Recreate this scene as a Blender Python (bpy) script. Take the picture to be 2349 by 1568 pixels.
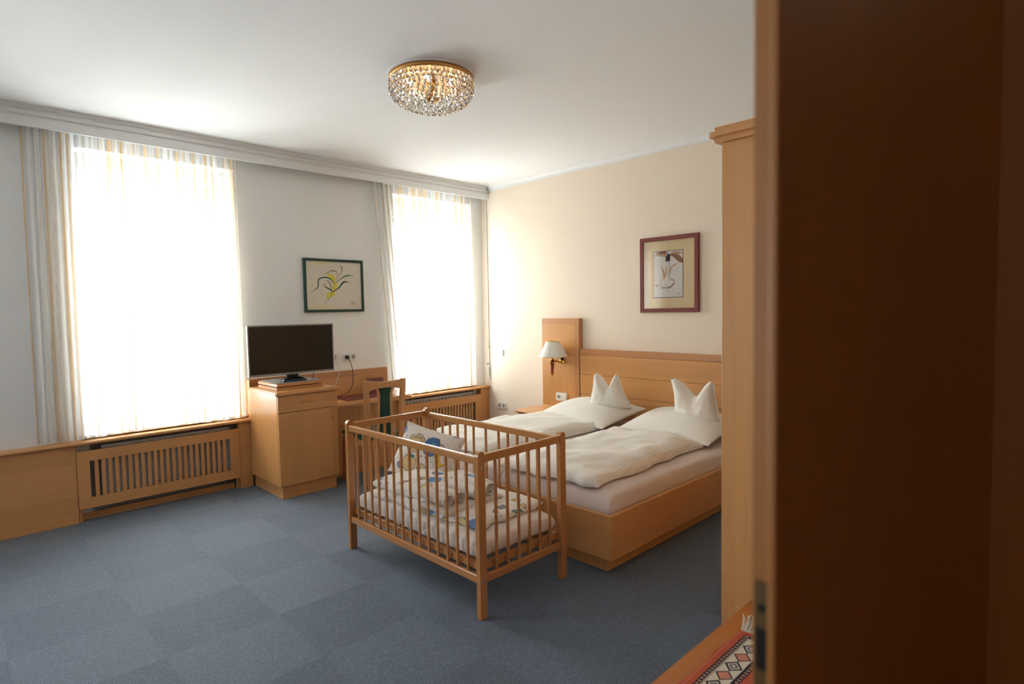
import bpy, bmesh, math, random
from mathutils import Vector, Matrix, noise
random.seed(7)
PI = math.pi
for o in list(bpy.data.objects): bpy.data.objects.remove(o)
scene = bpy.context.scene
COL = scene.collection

# ------------------------------------------------------------------ camera
yaw, pitch, roll = 0.79463, -0.05428, -0.01826
f_px = 1347.0
cam_d = bpy.data.cameras.new('camera'); cam = bpy.data.objects.new('camera', cam_d); COL.objects.link(cam)
fwd = Vector((-math.sin(yaw)*math.cos(pitch), math.cos(yaw)*math.cos(pitch), math.sin(pitch)))
rgt = Vector((math.cos(yaw), math.sin(yaw), 0)); upv = rgt.cross(fwd)
r2 = rgt*math.cos(roll)+upv*math.sin(roll); u2 = -rgt*math.sin(roll)+upv*math.cos(roll)
CAM = Vector((5.347, -4.772, 1.509))
cam.matrix_world = Matrix(((r2.x,u2.x,-fwd.x,CAM.x),(r2.y,u2.y,-fwd.y,CAM.y),(r2.z,u2.z,-fwd.z,CAM.z),(0,0,0,1)))
cam_d.sensor_width = 36.0; cam_d.lens = f_px/2349*36.0
cam_d.clip_start = 0.05; cam_d.clip_end = 100
cam_d.dof.use_dof = True; cam_d.dof.focus_distance = 4.3; cam_d.dof.aperture_fstop = 2.0
scene.camera = cam

# ------------------------------------------------------------------ sky, light, exposure
scene.view_settings.view_transform = 'Standard'; scene.view_settings.look = 'None'
scene.view_settings.gamma = 1.0; scene.view_settings.use_curve_mapping = False
scene.view_settings.exposure = 0.90
SKY = 16.0
w = bpy.data.worlds.new('sky'); scene.world = w; w.use_nodes = True
bg = w.node_tree.nodes['Background']; bg.inputs[0].default_value = (0.84, 0.935, 1.0, 1); bg.inputs[1].default_value = SKY
OPEN = [(-7.0, -5.95), (-3.99, -2.88), (-1.25, -0.19)]     # window openings along the window wall
ZS, ZT = 0.60, 2.76                          # sill and head of the openings
for a, b in OPEN:                            # portals: they only guide the sky's light through the openings
    l = bpy.data.lights.new('window_portal', 'AREA'); l.shape = 'RECTANGLE'; l.size = b-a; l.size_y = ZT-ZS
    l.cycles.is_portal = True
    o = bpy.data.objects.new('window_portal', l); COL.objects.link(o)
    o.location = (-0.36, (a+b)/2, (ZS+ZT)/2); o.rotation_euler = (PI/2, 0, -PI/2)

# ------------------------------------------------------------------ helpers
def lin(*c):
    return tuple(((v/255)/12.92 if v/255 <= .04045 else ((v/255+.055)/1.055)**2.4) for v in c)+(1,)
def new_mat(name):
    m = bpy.data.materials.new(name); m.use_nodes = True
    nt = m.node_tree; return m, nt, nt.nodes['Principled BSDF']
def N(nt, t, **kw):
    n = nt.nodes.new(t)
    for k, v in kw.items():
        if k.startswith('i_'):
            key = k[2:]; key = int(key) if key.isdigit() else key
            n.inputs[key].default_value = v
        else: setattr(n, k, v)
    return n
def L(nt, a, b): nt.links.new(a, b)
def plain(name, col, rough=.6, metal=0, spec=.5, bump=0, bscale=60, coat=0):
    m, nt, p = new_mat(name)
    p.inputs['Base Color'].default_value = col; p.inputs['Roughness'].default_value = rough
    p.inputs['Metallic'].default_value = metal; p.inputs['Specular IOR Level'].default_value = spec
    p.inputs['Coat Weight'].default_value = coat
    tc = N(nt, 'ShaderNodeTexCoord'); nz = N(nt, 'ShaderNodeTexNoise'); nz.inputs['Scale'].default_value = bscale
    nz.inputs['Detail'].default_value = 4
    L(nt, tc.outputs['Object'], nz.inputs['Vector'])
    mr = N(nt, 'ShaderNodeMapRange'); mr.inputs['To Min'].default_value = max(0, rough-.06); mr.inputs['To Max'].default_value = min(1, rough+.06)
    L(nt, nz.outputs['Fac'], mr.inputs['Value']); L(nt, mr.outputs['Result'], p.inputs['Roughness'])
    if bump:
        b = N(nt, 'ShaderNodeBump'); b.inputs['Strength'].default_value = bump; b.inputs['Distance'].default_value = .004
        L(nt, nz.outputs['Fac'], b.inputs['Height']); L(nt, b.outputs['Normal'], p.inputs['Normal'])
    return m
def wood(name, col, axis='Z', strip=.12, rough=.29, amt=.10, samt=.10, spec=.5):
    m, nt, p = new_mat(name)
    tc = N(nt, 'ShaderNodeTexCoord'); mp = N(nt, 'ShaderNodeMapping')
    sc = {'X': (1.1, 22, 22), 'Y': (22, 1.1, 22), 'Z': (22, 22, 1.1)}[axis]
    mp.inputs['Scale'].default_value = sc; L(nt, tc.outputs['Object'], mp.inputs['Vector'])
    n1 = N(nt, 'ShaderNodeTexNoise'); n1.inputs['Scale'].default_value = 1.6; n1.inputs['Detail'].default_value = 7; n1.inputs['Distortion'].default_value = .5
    L(nt, mp.outputs['Vector'], n1.inputs['Vector'])
    n2 = N(nt, 'ShaderNodeTexNoise'); n2.inputs['Scale'].default_value = 2.2; n2.inputs['Detail'].default_value = 3
    L(nt, tc.outputs['Object'], n2.inputs['Vector'])
    sx = N(nt, 'ShaderNodeSeparateXYZ'); L(nt, tc.outputs['Object'], sx.inputs[0])
    ax = [c for c in 'XYZ' if c != axis]
    if axis in 'XY' : ax = ['Z', 'XY'.replace(axis, '')]
    ad = N(nt, 'ShaderNodeMath', operation='ADD'); L(nt, sx.outputs[ax[0]], ad.inputs[0]); L(nt, sx.outputs[ax[1]], ad.inputs[1])
    dv = N(nt, 'ShaderNodeMath', operation='DIVIDE'); L(nt, ad.outputs[0], dv.inputs[0]); dv.inputs[1].default_value = strip
    fl = N(nt, 'ShaderNodeMath', operation='FLOOR'); L(nt, dv.outputs[0], fl.inputs[0])
    wn = N(nt, 'ShaderNodeTexWhiteNoise', noise_dimensions='1D'); L(nt, fl.outputs[0], wn.inputs['W'])
    # value = 1 + amt*(n1-.5)*2 + samt*(wn-.5) + .08*(n2-.5)
    def mad(src, k, base):
        q = N(nt, 'ShaderNodeMath', operation='MULTIPLY_ADD'); L(nt, src, q.inputs[0]); q.inputs[1].default_value = k
        if isinstance(base, float): q.inputs[2].default_value = base
        else: L(nt, base, q.inputs[2])
        return q.outputs[0]
    v = mad(n1.outputs['Fac'], 2*amt, 1.0-amt-samt/2-.06)
    v = mad(wn.outputs['Value'], samt, v); v = mad(n2.outputs['Fac'], .12, v)
    mx = N(nt, 'ShaderNodeVectorMath', operation='SCALE'); mx.inputs[0].default_value = col[:3]; L(nt, v, mx.inputs['Scale'])
    L(nt, mx.outputs[0], p.inputs['Base Color'])
    p.inputs['Roughness'].default_value = rough; p.inputs['Specular IOR Level'].default_value = spec
    return m
def worldloc(o):
    v = Vector((0, 0, 0))
    while o is not None: v += o.location; o = o.parent
    return v
def tag(o, label=None, cat=None, group=None, kind=None):
    if label: o['label'] = label
    if cat: o['category'] = cat
    if group: o['group'] = group
    if kind: o['kind'] = kind
    return o
def T(name, label, cat, loc, rz=0, group=None, kind=None):
    o = bpy.data.objects.new(name, None); COL.objects.link(o); o.empty_display_size = .1
    o.location = loc; o.rotation_euler = (0, 0, rz); return tag(o, label, cat, group, kind)
def M(name, bm, mat, parent=None, label=None, cat=None, group=None, kind=None, local=False, smooth=False):
    """bm is in world metres (or in the parent's frame when local)."""
    me = bpy.data.meshes.new(name)
    if parent is None:
        xs = [v.co.x for v in bm.verts]; ys = [v.co.y for v in bm.verts]; zs = [v.co.z for v in bm.verts]
        org = Vector(((min(xs)+max(xs))/2, (min(ys)+max(ys))/2, min(zs)))
        if local: org = Vector((0, 0, 0))
        bmesh.ops.translate(bm, vec=-org, verts=bm.verts)
    else:
        org = Vector((0, 0, 0))
        if not local: bmesh.ops.translate(bm, vec=-worldloc(parent), verts=bm.verts)
    bmesh.ops.recalc_face_normals(bm, faces=bm.faces)
    bm.to_mesh(me); bm.free()
    if smooth: me.polygons.foreach_set('use_smooth', [True]*len(me.polygons))
    me.materials.append(mat)
    o = bpy.data.objects.new(name, me); COL.objects.link(o); o.location = org
    if parent: o.parent = parent
    return tag(o, label, cat, group, kind)
def inst(name, me, parent, loc, rot=(0, 0, 0), scale=None, world=True):
    o = bpy.data.objects.new(name, me); COL.objects.link(o); o.parent = parent
    o.location = Vector(loc)-(worldloc(parent) if (parent and world) else Vector((0, 0, 0))); o.rotation_euler = rot
    if scale: o.scale = scale
    return o
def bmn(): return bmesh.new()
def bx(bm, x0, x1, y0, y1, z0, z1, bev=0, seg=2):
    r = bmesh.ops.create_cube(bm, size=1)
    for v in r['verts']:
        v.co = Vector(((x0+x1)/2+v.co.x*(x1-x0), (y0+y1)/2+v.co.y*(y1-y0), (z0+z1)/2+v.co.z*(z1-z0)))
    if bev:
        es = list({e for v in r['verts'] for e in v.link_edges})
        bmesh.ops.bevel(bm, geom=es, offset=bev, segments=seg, affect='EDGES', profile=.5)
    return bm
def box(x0, x1, y0, y1, z0, z1, bev=0, seg=2): return bx(bmn(), x0, x1, y0, y1, z0, z1, bev, seg)
def prism(bm, pts, a0, a1, axis):
    """closed outline pts (2D) extruded along axis: X -> pts (y,z); Y -> (x,z); Z -> (x,y)."""
    def mk(p, a): return {'X': (a, p[0], p[1]), 'Y': (p[0], a, p[1]), 'Z': (p[0], p[1], a)}[axis]
    A = [bm.verts.new(mk(p, a0)) for p in pts]; B = [bm.verts.new(mk(p, a1)) for p in pts]
    n = len(pts); bm.faces.new(A[::-1]); bm.faces.new(B)
    for i in range(n): bm.faces.new((A[i], A[(i+1) % n], B[(i+1) % n], B[i]))
    return bm
def lathe(bm, prof, c=(0, 0, 0), n=32, axis='Z', flat=1.0):
    rings = []
    for r, h in prof:
        ring = []
        for i in range(n):
            a = 2*PI*i/n; p = (r*math.cos(a), r*math.sin(a)*flat, h)
            if axis == 'X': p = (p[2], p[0], p[1])
            if axis == 'Y': p = (p[0], p[2], p[1])
            ring.append(bm.verts.new((c[0]+p[0], c[1]+p[1], c[2]+p[2])))
        rings.append(ring)
    for a, b in zip(rings, rings[1:]):
        for i in range(n): bm.faces.new((a[i], a[(i+1) % n], b[(i+1) % n], b[i]))
    for ring, rv in ((rings[0], True), (rings[-1], False)):
        if prof[0 if rv else -1][0] > 1e-4: bm.faces.new(ring[::-1] if rv else ring)
    bmesh.ops.remove_doubles(bm, verts=bm.verts, dist=1e-5)
    return bm
def tube(bm, pts, r, n=8, taper=None):
    pts = [Vector(p) for p in pts]; rings = []
    for i, p in enumerate(pts):
        d = (pts[min(i+1, len(pts)-1)]-pts[max(i-1, 0)]).normalized()
        a = d.cross(Vector((0, 0, 1)));
        if a.length < 1e-3: a = d.cross(Vector((1, 0, 0)))
        a.normalize(); b = d.cross(a); rr = r if taper is None else taper[i]
        rings.append([bm.verts.new(p+(a*math.cos(2*PI*k/n)+b*math.sin(2*PI*k/n))*rr) for k in range(n)])
    for A, B in zip(rings, rings[1:]):
        for k in range(n): bm.faces.new((A[k], A[(k+1) % n], B[(k+1) % n], B[k]))
    bm.faces.new(rings[0][::-1]); bm.faces.new(rings[-1]); return bm
def bez(p, n=10):
    """smooth curve through points (Catmull-Rom)"""
    P = [Vector(q) for q in p]; P = [2*P[0]-P[1]]+P+[2*P[-1]-P[-2]]; out = []
    for i in range(1, len(P)-2):
        for k in range(n):
            t = k/n; a, b, c, d = P[i-1:i+3]
            out.append(.5*((2*b)+(c-a)*t+(2*a-5*b+4*c-d)*t*t+(3*b-a-3*c+d)*t**3))
    out.append(P[-2]); return out
def rrect(x0, x1, y0, y1, r, n=5):
    out = []
    for cx, cy, a0 in ((x1-r, y0+r, -90), (x1-r, y1-r, 0), (x0+r, y1-r, 90), (x0+r, y0+r, 180)):
        for k in range(n+1):
            a = math.radians(a0+90*k/n); out.append((cx+r*math.cos(a), cy+r*math.sin(a)))
    return out
def sgn_pow(e, k): return max(e, 0)**k

# ------------------------------------------------------------------ materials
WOODC = lin(214, 156, 96)
m_wood = {a: wood('maple_veneer_'+a, WOODC, a) for a in 'XYZ'}
m_trim = {a: wood('beech_edge_'+a, lin(198, 141, 92), a, strip=.5, amt=.06, samt=.04) for a in 'XYZ'}
m_crib = {a: wood('crib_beech_'+a, lin(190, 130, 76), a, strip=.6, amt=.07, samt=.05, rough=.22, spec=.7) for a in 'XYZ'}
m_door = wood('door_veneer_shaded', lin(176, 118, 60), 'Z', strip=.3, amt=.08, samt=.05, rough=.45)  # furniture wood toned darker; the dim entry's shade is in the colour
m_wall = plain('white_wall_paint', lin(244, 244, 241), .85, bump=.06, bscale=220)
m_cream = plain('cream_wall_paint', lin(247, 231, 210), .85, bump=.06, bscale=220)
m_ceil = plain('ceiling_paint', lin(244, 244, 241), .9, bump=.04, bscale=150)
m_white = plain('white_lacquer', lin(240, 240, 238), .4)
m_plastic = plain('white_plastic', lin(238, 236, 228), .35)
m_hole = plain('socket_recess_shade', lin(150, 148, 140), .5)  # white plastic greyed to stand for shade in the socket recess
m_black = plain('black_plastic', lin(18, 18, 20), .35)
m_gloss = plain('gloss_black', lin(10, 10, 12), .12)
m_grey = plain('silver_plastic', lin(150, 148, 146), .4, metal=.4)
m_glassgrey = plain('grey_glass_plate', lin(150, 155, 160), .1)
m_brass = plain('brass', lin(214, 170, 84), .22, metal=1)
m_gold = plain('gold_ring', lin(214, 160, 92), .35, metal=.9)
m_steel = plain('steel', lin(190, 190, 192), .3, metal=1)
m_rad = plain('radiator_enamel', lin(225, 225, 222), .4)
m_green = plain('dark_green_frame', lin(24, 62, 48), .4)
m_maroon = plain('maroon_frame', lin(118, 42, 28), .45)
m_dark = plain('dark_paint', lin(30, 22, 16), .6)

# ------------------------------------------------------------------ room shell
RX, RY, CZ = 6.6, -8.0, 2.97
def struct(name, bm, mat, label, cat, parent=None): return M(name, bm, mat, parent, label, cat, kind='structure')
bm = bmn()
ys = [RY-.2]+[v for ab in OPEN for v in ab]+[0.2]
for i in range(0, len(ys), 2): bx(bm, -.42, 0, ys[i], ys[i+1], -.2, CZ+.2)
for a, b in OPEN:
    bx(bm, -.42, 0, a, b, ZT, CZ+.2)                 # lintel
    bx(bm, -.42, -.16 if a > -5 else 0, a, b, -.2, ZS)                 # parapet behind the radiator niche
struct('wall_window_side', bm, m_wall, 'white plastered wall with tall curtained windows', 'wall')
struct('wall_bed_side', box(0, RX+.2, 0, .2, -.2, CZ+.2), m_cream, 'cream painted wall behind the double bed', 'wall')
m_hall = wood('hall_bounce_dark', lin(120, 78, 44), 'Z', strip=.4)  # unseen wall; brown wood added to cut light bounced onto the door
struct('wall_back', box(RX, RX+.2, RY-.2, 0, -.2, CZ+.2), m_hall, 'unseen wall behind the entry hall, darkened against bounce light', 'wall')
struct('wall_entry', box(-.2, RX, RY-.2, RY, -.2, CZ+.2), m_wall, 'plain white wall beside the entry platform', 'wall')
bm = box(5.0, 5.1, -3.14, 0, -.2, CZ+.1); bx(bm, 5.1, 5.30, -3.14, -3.02, -.2, CZ+.1); bx(bm, 6.07, RX, -3.14, -3.02, -.2, CZ+.1)
bx(bm, 5.30, 6.07, -3.14, -3.02, 2.26, CZ+.1)
struct('wall_hall_side', bm, m_wall, 'white partition wall behind the open wooden door', 'wall')
struct('ceiling', box(-.2, RX+.2, RY-.2, .2, CZ, CZ+.2), m_ceil, 'white plaster ceiling with a crystal lamp', 'ceiling')
def carpet(name, tilt):
    m, nt, p = new_mat(name)
    tc = N(nt, 'ShaderNodeTexCoord'); gm = N(nt, 'ShaderNodeNewGeometry')
    gb = N(nt, 'ShaderNodeTexGabor', gabor_type='2D'); gb.inputs['Scale'].default_value = 44; gb.inputs['Frequency'].default_value = 2.5
    gb.inputs['Anisotropy'].default_value = .0
    L(nt, gm.outputs['Position'], gb.inputs['Vector'])
    cr = N(nt, 'ShaderNodeValToRGB'); cr.color_ramp.elements[0].position = .535; cr.color_ramp.elements[1].position = .60
    cr.color_ramp.elements[0].color = lin(100, 113, 128); cr.color_ramp.elements[1].color = lin(46, 51, 63)
    L(nt, gb.outputs['Value'], cr.inputs['Fac'])
    nz = N(nt, 'ShaderNodeTexNoise'); nz.inputs['Scale'].default_value = 500; L(nt, gm.outputs['Position'], nz.inputs['Vector'])
    mr = N(nt, 'ShaderNodeMapRange'); mr.inputs['To Min'].default_value = .85; mr.inputs['To Max'].default_value = 1.15; L(nt, nz.outputs['Fac'], mr.inputs['Value'])
    sc = N(nt, 'ShaderNodeVectorMath', operation='SCALE'); L(nt, cr.outputs['Color'], sc.inputs[0]); L(nt, mr.outputs['Result'], sc.inputs['Scale'])
    L(nt, sc.outputs[0], p.inputs['Base Color'])
    p.inputs['Roughness'].default_value = .75; p.inputs['Specular IOR Level'].default_value = .35
    p.inputs['Sheen Weight'].default_value = .25; p.inputs['Sheen Roughness'].default_value = .4
    nv = N(nt, 'ShaderNodeCombineXYZ'); v = Vector(tilt).normalized()
    for i in range(3): nv.inputs[i].default_value = v[i]
    L(nt, nv.outputs[0], p.inputs['Normal'])              # the pile leans one way on each tile
    return m
m_carp = [carpet('carpet_pile_toward_window', (-.062, -.036, 1)), carpet('carpet_pile_away', (.02, .02, 1))]
floor = struct('floor', box(-.2, RX+.2, RY-.2, .2, -.2, -.006), m_dark, 'floor laid with blue grey dashed carpet tiles', 'floor')
fx = [0]+[.455+.5*i for i in range(8)]+[4.24]; fy = [0]+[-.115-.5*i for i in range(16)]+[RY]
shared = {}
for i in range(len(fx)-1):
    for j in range(len(fy)-1):
        x0, x1, y1, y0 = fx[i], fx[i+1], fy[j], fy[j+1]; k = (round(x1-x0, 3), round(y1-y0, 3), (i+j+1) % 2)
        if k not in shared:
            me = bpy.data.meshes.new('carpet_tile'); b = box(-k[0]/2+.00005, k[0]/2-.00005, -k[1]/2+.00005, k[1]/2-.00005, -.006, 0); b.to_mesh(me); b.free()
            me.materials.append(m_carp[k[2]]); shared[k] = me
        inst('carpet_tile', shared[k], floor, ((x0+x1)/2, (y0+y1)/2, 0))
for j in range(5):
    y1, y0 = fy[j], fy[j+1]; k = (.76, round(y1-y0, 3), j % 2)
    me = bpy.data.meshes.new('carpet_tile'); b = box(-k[0]/2+.00005, k[0]/2-.00005, -k[1]/2+.00005, k[1]/2-.00005, -.006, 0); b.to_mesh(me); b.free(); me.materials.append(m_carp[k[2]])
    inst('carpet_tile', me, floor, (4.24+k[0]/2, (y0+y1)/2, 0))
# raised entry floor of boards
plat = struct('floor_entry', prism(bmn(), [(4.24, RY), (RX, RY), (RX, -3.14), (5.0, -3.14), (5.0, -2.204), (4.24, -2.204)], 0.001, .165, 'Z'), m_trim['Y'], 'raised wooden entry floor with a rug', 'floor')
bxs = [4.2395, 4.42, 4.60, 4.78, 4.96]+[5.14+.18*i for i in range(8)]+[RX]
m_board = wood('entry_boards', lin(186, 112, 50), 'Y', strip=.09, amt=.12, samt=.08, rough=.4)
for i in range(len(bxs)-1):
    M('floor_board', box(bxs[i]+.0004, bxs[i+1]-.0004, RY, -2.204 if bxs[i+1] < 5.0 else -3.14, .165, .18, .002, 1), m_board, plat)
# window wall pelmet, crown moulding on the bed wall
prof = [(0, 2.825), (.128, 2.825), (.130, 2.83), (.130, 2.885), (.122, 2.889), (.122, 2.897), (.136, 2.905), (.138, 2.925), (.128, 2.94), (.150, 2.955), (.150, CZ), (0, CZ)]
bm = prism(bmn(), [(.105, 2.825), *prof[1:-1], (.105, CZ)], RY, 0, 'Y')
struct('trim_1', bm, m_white, 'white moulded curtain pelmet along the window wall', 'pelmet')
cv = [(0, 2.915), (-.012, 2.918)]+[(-.055+.043*math.cos(a), 2.925+.045*math.sin(a)*.9) for a in [i*PI/2/6 for i in range(7)]]+[(-.062, CZ), (0, CZ)]
struct('trim_2', prism(bmn(), cv, .15, 5.0, 'X'), m_white, 'white cove moulding above the cream wall', 'moulding')

# ------------------------------------------------------------------ windows
def thin_fresnel(nt, dst):
    lw = N(nt, 'ShaderNodeLayerWeight'); lw.inputs['Blend'].default_value = .5
    pw = N(nt, 'ShaderNodeMath', operation='POWER'); L(nt, lw.outputs['Facing'], pw.inputs[0]); pw.inputs[1].default_value = 4.0
    ma = N(nt, 'ShaderNodeMath', operation='MULTIPLY_ADD'); L(nt, pw.outputs[0], ma.inputs[0]); ma.inputs[1].default_value = .85; ma.inputs[2].default_value = .045; L(nt, ma.outputs[0], dst)
def glass_mat():
    m = bpy.data.materials.new('window_glass'); m.use_nodes = True; nt = m.node_tree; nt.nodes.clear()
    o = N(nt, 'ShaderNodeOutputMaterial'); mx = N(nt, 'ShaderNodeMixShader'); t = N(nt, 'ShaderNodeBsdfTransparent'); g = N(nt, 'ShaderNodeBsdfGlossy')
    g.inputs['Roughness'].default_value = .02; thin_fresnel(nt, mx.inputs[0]); L(nt, t.outputs[0], mx.inputs[1]); L(nt, g.outputs[0], mx.inputs[2]); L(nt, mx.outputs[0], o.inputs[0]); return m
m_glass = glass_mat()
m_slat = plain('shutter_slat', lin(205, 205, 200), .5)
SHZ = 2.29
for wi, (a, b) in enumerate(OPEN):
    lab = ['window nearest the entry, left of the tall window', 'tall left window behind striped sheer curtain', 'right window in the corner beside the bed wall'][wi]
    wn = T('window_%d' % (wi+1), lab, 'window', (-.25, (a+b)/2, ZS), kind='structure')
    bm = bmn(); fw = .06
    bx(bm, -.27, -.21, a, a+fw, ZS, ZT); bx(bm, -.27, -.21, b-fw, b, ZS, ZT); bx(bm, -.27, -.21, a+fw, b-fw, ZS, ZS+fw); bx(bm, -.27, -.21, a+fw, b-fw, ZT-fw, ZT)
    M('window_frame', bm, m_white, wn)
    mid = (a+b)/2
    for s0, s1 in ((a+fw, mid-.002), (mid+.002, b-fw)):
        bm = bmn(); q = .055
        bx(bm, -.255, -.20, s0, s0+q, ZS+fw, ZT-fw, .004, 1); bx(bm, -.255, -.20, s1-q, s1, ZS+fw, ZT-fw, .004, 1)
        bx(bm, -.255, -.20, s0+q, s1-q, ZS+fw, ZS+fw+q, .004, 1); bx(bm, -.255, -.20, s0+q, s1-q, ZT-fw-q, ZT-fw, .004, 1)
        sa = M('sash', bm, m_white, wn)
        M('pane', box(-.232, -.228, s0+q, s1-q, ZS+fw+q, ZT-fw-q), m_glass, sa)
        hy = s1-.012 if s1 > mid+.1 else s0+.012
        for hz in (.95, 1.95, 2.42): M('hinge', lathe(bmn(), [(.008, -.05), (.008, .05)], (-.195, hy, hz), 10), m_grey, sa)
    hd = lathe(bmn(), [(.014, 0), (.014, .02)], (-.2, mid, 1.55), 12, 'X'); bx(hd, -.185, -.17, mid-.01, mid+.01, 1.44, 1.56, .003, 1)
    M('handle', hd, m_grey, wn)
    n = 8; hh = (ZT-SHZ)/n; sm = None
    for k in range(n):
        if sm is None:
            me = bpy.data.meshes.new('shutter_slat'); q = prism(bmn(), [(-.006, 0), (.004, .004), (.006, hh*.5), (.004, hh-.005), (-.006, hh-.002)], -(b-a)/2+.01, (b-a)/2-.01, 'Y')
            bmesh.ops.recalc_face_normals(q, faces=q.faces); q.to_mesh(me); q.free(); me.materials.append(m_slat); sm = me
        inst('shutter_slat', sm, wn, (-.33, (a+b)/2, SHZ+hh*k))
    M('window_sill', box(-.21, .03, a-.045, b+.045, ZS+.012, ZS+.038, .006), m_white, wn)

# ------------------------------------------------------------------ radiators
def radiator(a, b, label):
    t = T('radiator', label, 'radiator', (0, (a+b)/2, .12), group='panel radiators under the windows')
    M('panel', box(-.012, .020, a, b, .12, .545, .006), m_rad, t)
    n = int((b-a)/.042); me = None
    for k in range(n):
        if me is None:
            q = prism(bmn(), [(-.011, 0), (-.005, .022), (.005, .022), (.011, 0)], 0, .40, 'Z')
            for v in q.verts: v.co = Vector((v.co.y, v.co.x, v.co.z))
            bmesh.ops.recalc_face_normals(q, faces=q.faces)
            me = bpy.data.meshes.new('fin'); q.to_mesh(me); q.free(); me.materials.append(m_rad)
        inst('fin', me, t, (.020, a+(k+.5)*(b-a)/n, .13))
    for yy in (a+.15, b-.15): M('bracket', box(-.16, -.013, yy-.02, yy+.02, .15, .5), m_steel, t)
radiator(-3.92, -2.99, 'white panel radiator behind slatted cover of the left window')
radiator(-1.22, -.22, 'white panel radiator behind slatted cover of the corner window')

# ------------------------------------------------------------------ wall cladding under the windows
PF = .075; SB = .575; ST = .602
def sill_board(y0, y1, label):
    r = (ST-SB)/2
    pts = [(.0, SB), (.088, SB)]+[(.088+r*1.0*math.cos(a), SB+r+r*math.sin(a)) for a in [(-PI/2)+PI*i/8 for i in range(1, 9)]]+[(.0, ST)]
    M('sill_board', prism(bmn(), pts, y0, y1, 'Y'), m_wood['Y'], None, label, 'sill')
sill_board(RY, -2.835, 'long wooden sill board with rounded edge under the left curtain')
sill_board(-1.47, 0, 'wooden sill board with rounded edge under the corner window')
M('wall_panel', box(.0, PF, RY, -4.085, 0, SB-.001, .002, 1), m_wood['Y'], None, 'plain wooden wall panel left of the slatted radiator cover', 'panel')
M('wall_panel', box(.0, PF, -2.94, -2.835, 0, SB-.001, .002, 1), m_wood['Z'], None, 'narrow wooden upright between radiator cover and cabinet', 'panel')
M('wall_panel', box(.0, PF, -.137, -.001, 0, SB-.001, .002, 1), m_wood['Z'], None, 'narrow wooden upright in the corner below the window', 'panel')
def rad_cover(a, b, z0, z1, oa, ob, oz0, oz1, label, n):
    t = T('radiator_cover', label, 'radiator cover', (PF, (a+b)/2, z0))
    x0, x1 = PF-.012, PF+.008
    # mitred frame: four trapezoid rails
    def rail(nm, p, mat):
        M(nm, prism(bmn(), p, x0, x1, 'X'), mat, t)
    e = .0008
    rail('frame_rail', [(a, z1), (oa+e, oz1), (ob-e, oz1), (b, z1)], m_wood['Y'])
    rail('frame_rail', [(a, z0), (oa+e, oz0), (ob-e, oz0), (b, z0)], m_wood['Y'])
    rail('frame_stile', [(a, z0+e), (oa, oz0), (oa, oz1), (a, z1-e)], m_wood['Z'])
    rail('frame_stile', [(b, z0+e), (ob, oz0), (ob, oz1), (b, z1-e)], m_wood['Z'])
    p = (ob-oa)/n; ww = p*.58
    me = bpy.data.meshes.new('slat'); q = box(-.007, .007, -ww/2, ww/2, 0, oz1-oz0, .002, 1); q.to_mesh(me); q.free(); me.materials.append(m_wood['Z'])
    for k in range(n-1): inst('slat', me, t, (PF-.006, oa+(k+1)*p, oz0))
    for zz in (oz0-.035, oz1+.012): M('back_batten', box(PF-.026, PF-.0135, oa-.03, ob+.03, zz, zz+.02), m_wood['Y'], t)
    M('kick_board', box(-.01, .008, a+.024, b-.024, 0, .05), m_wood['Y'], t)
    for yy in (a+.002, b-.022): M('foot', box(PF-.05, PF-.015, yy, yy+.02, 0, z0+.06), m_wood['Z'], t)
rad_cover(-4.083, -2.942, .10, .528, -4.007, -3.018, .178, .452, 'slatted wooden radiator cover under the left curtain', 23)
rad_cover(-1.46, -.139, .10, .512, -1.385, -.232, .165, .425, 'slatted wooden radiator cover in the corner behind crib', 27)

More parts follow.
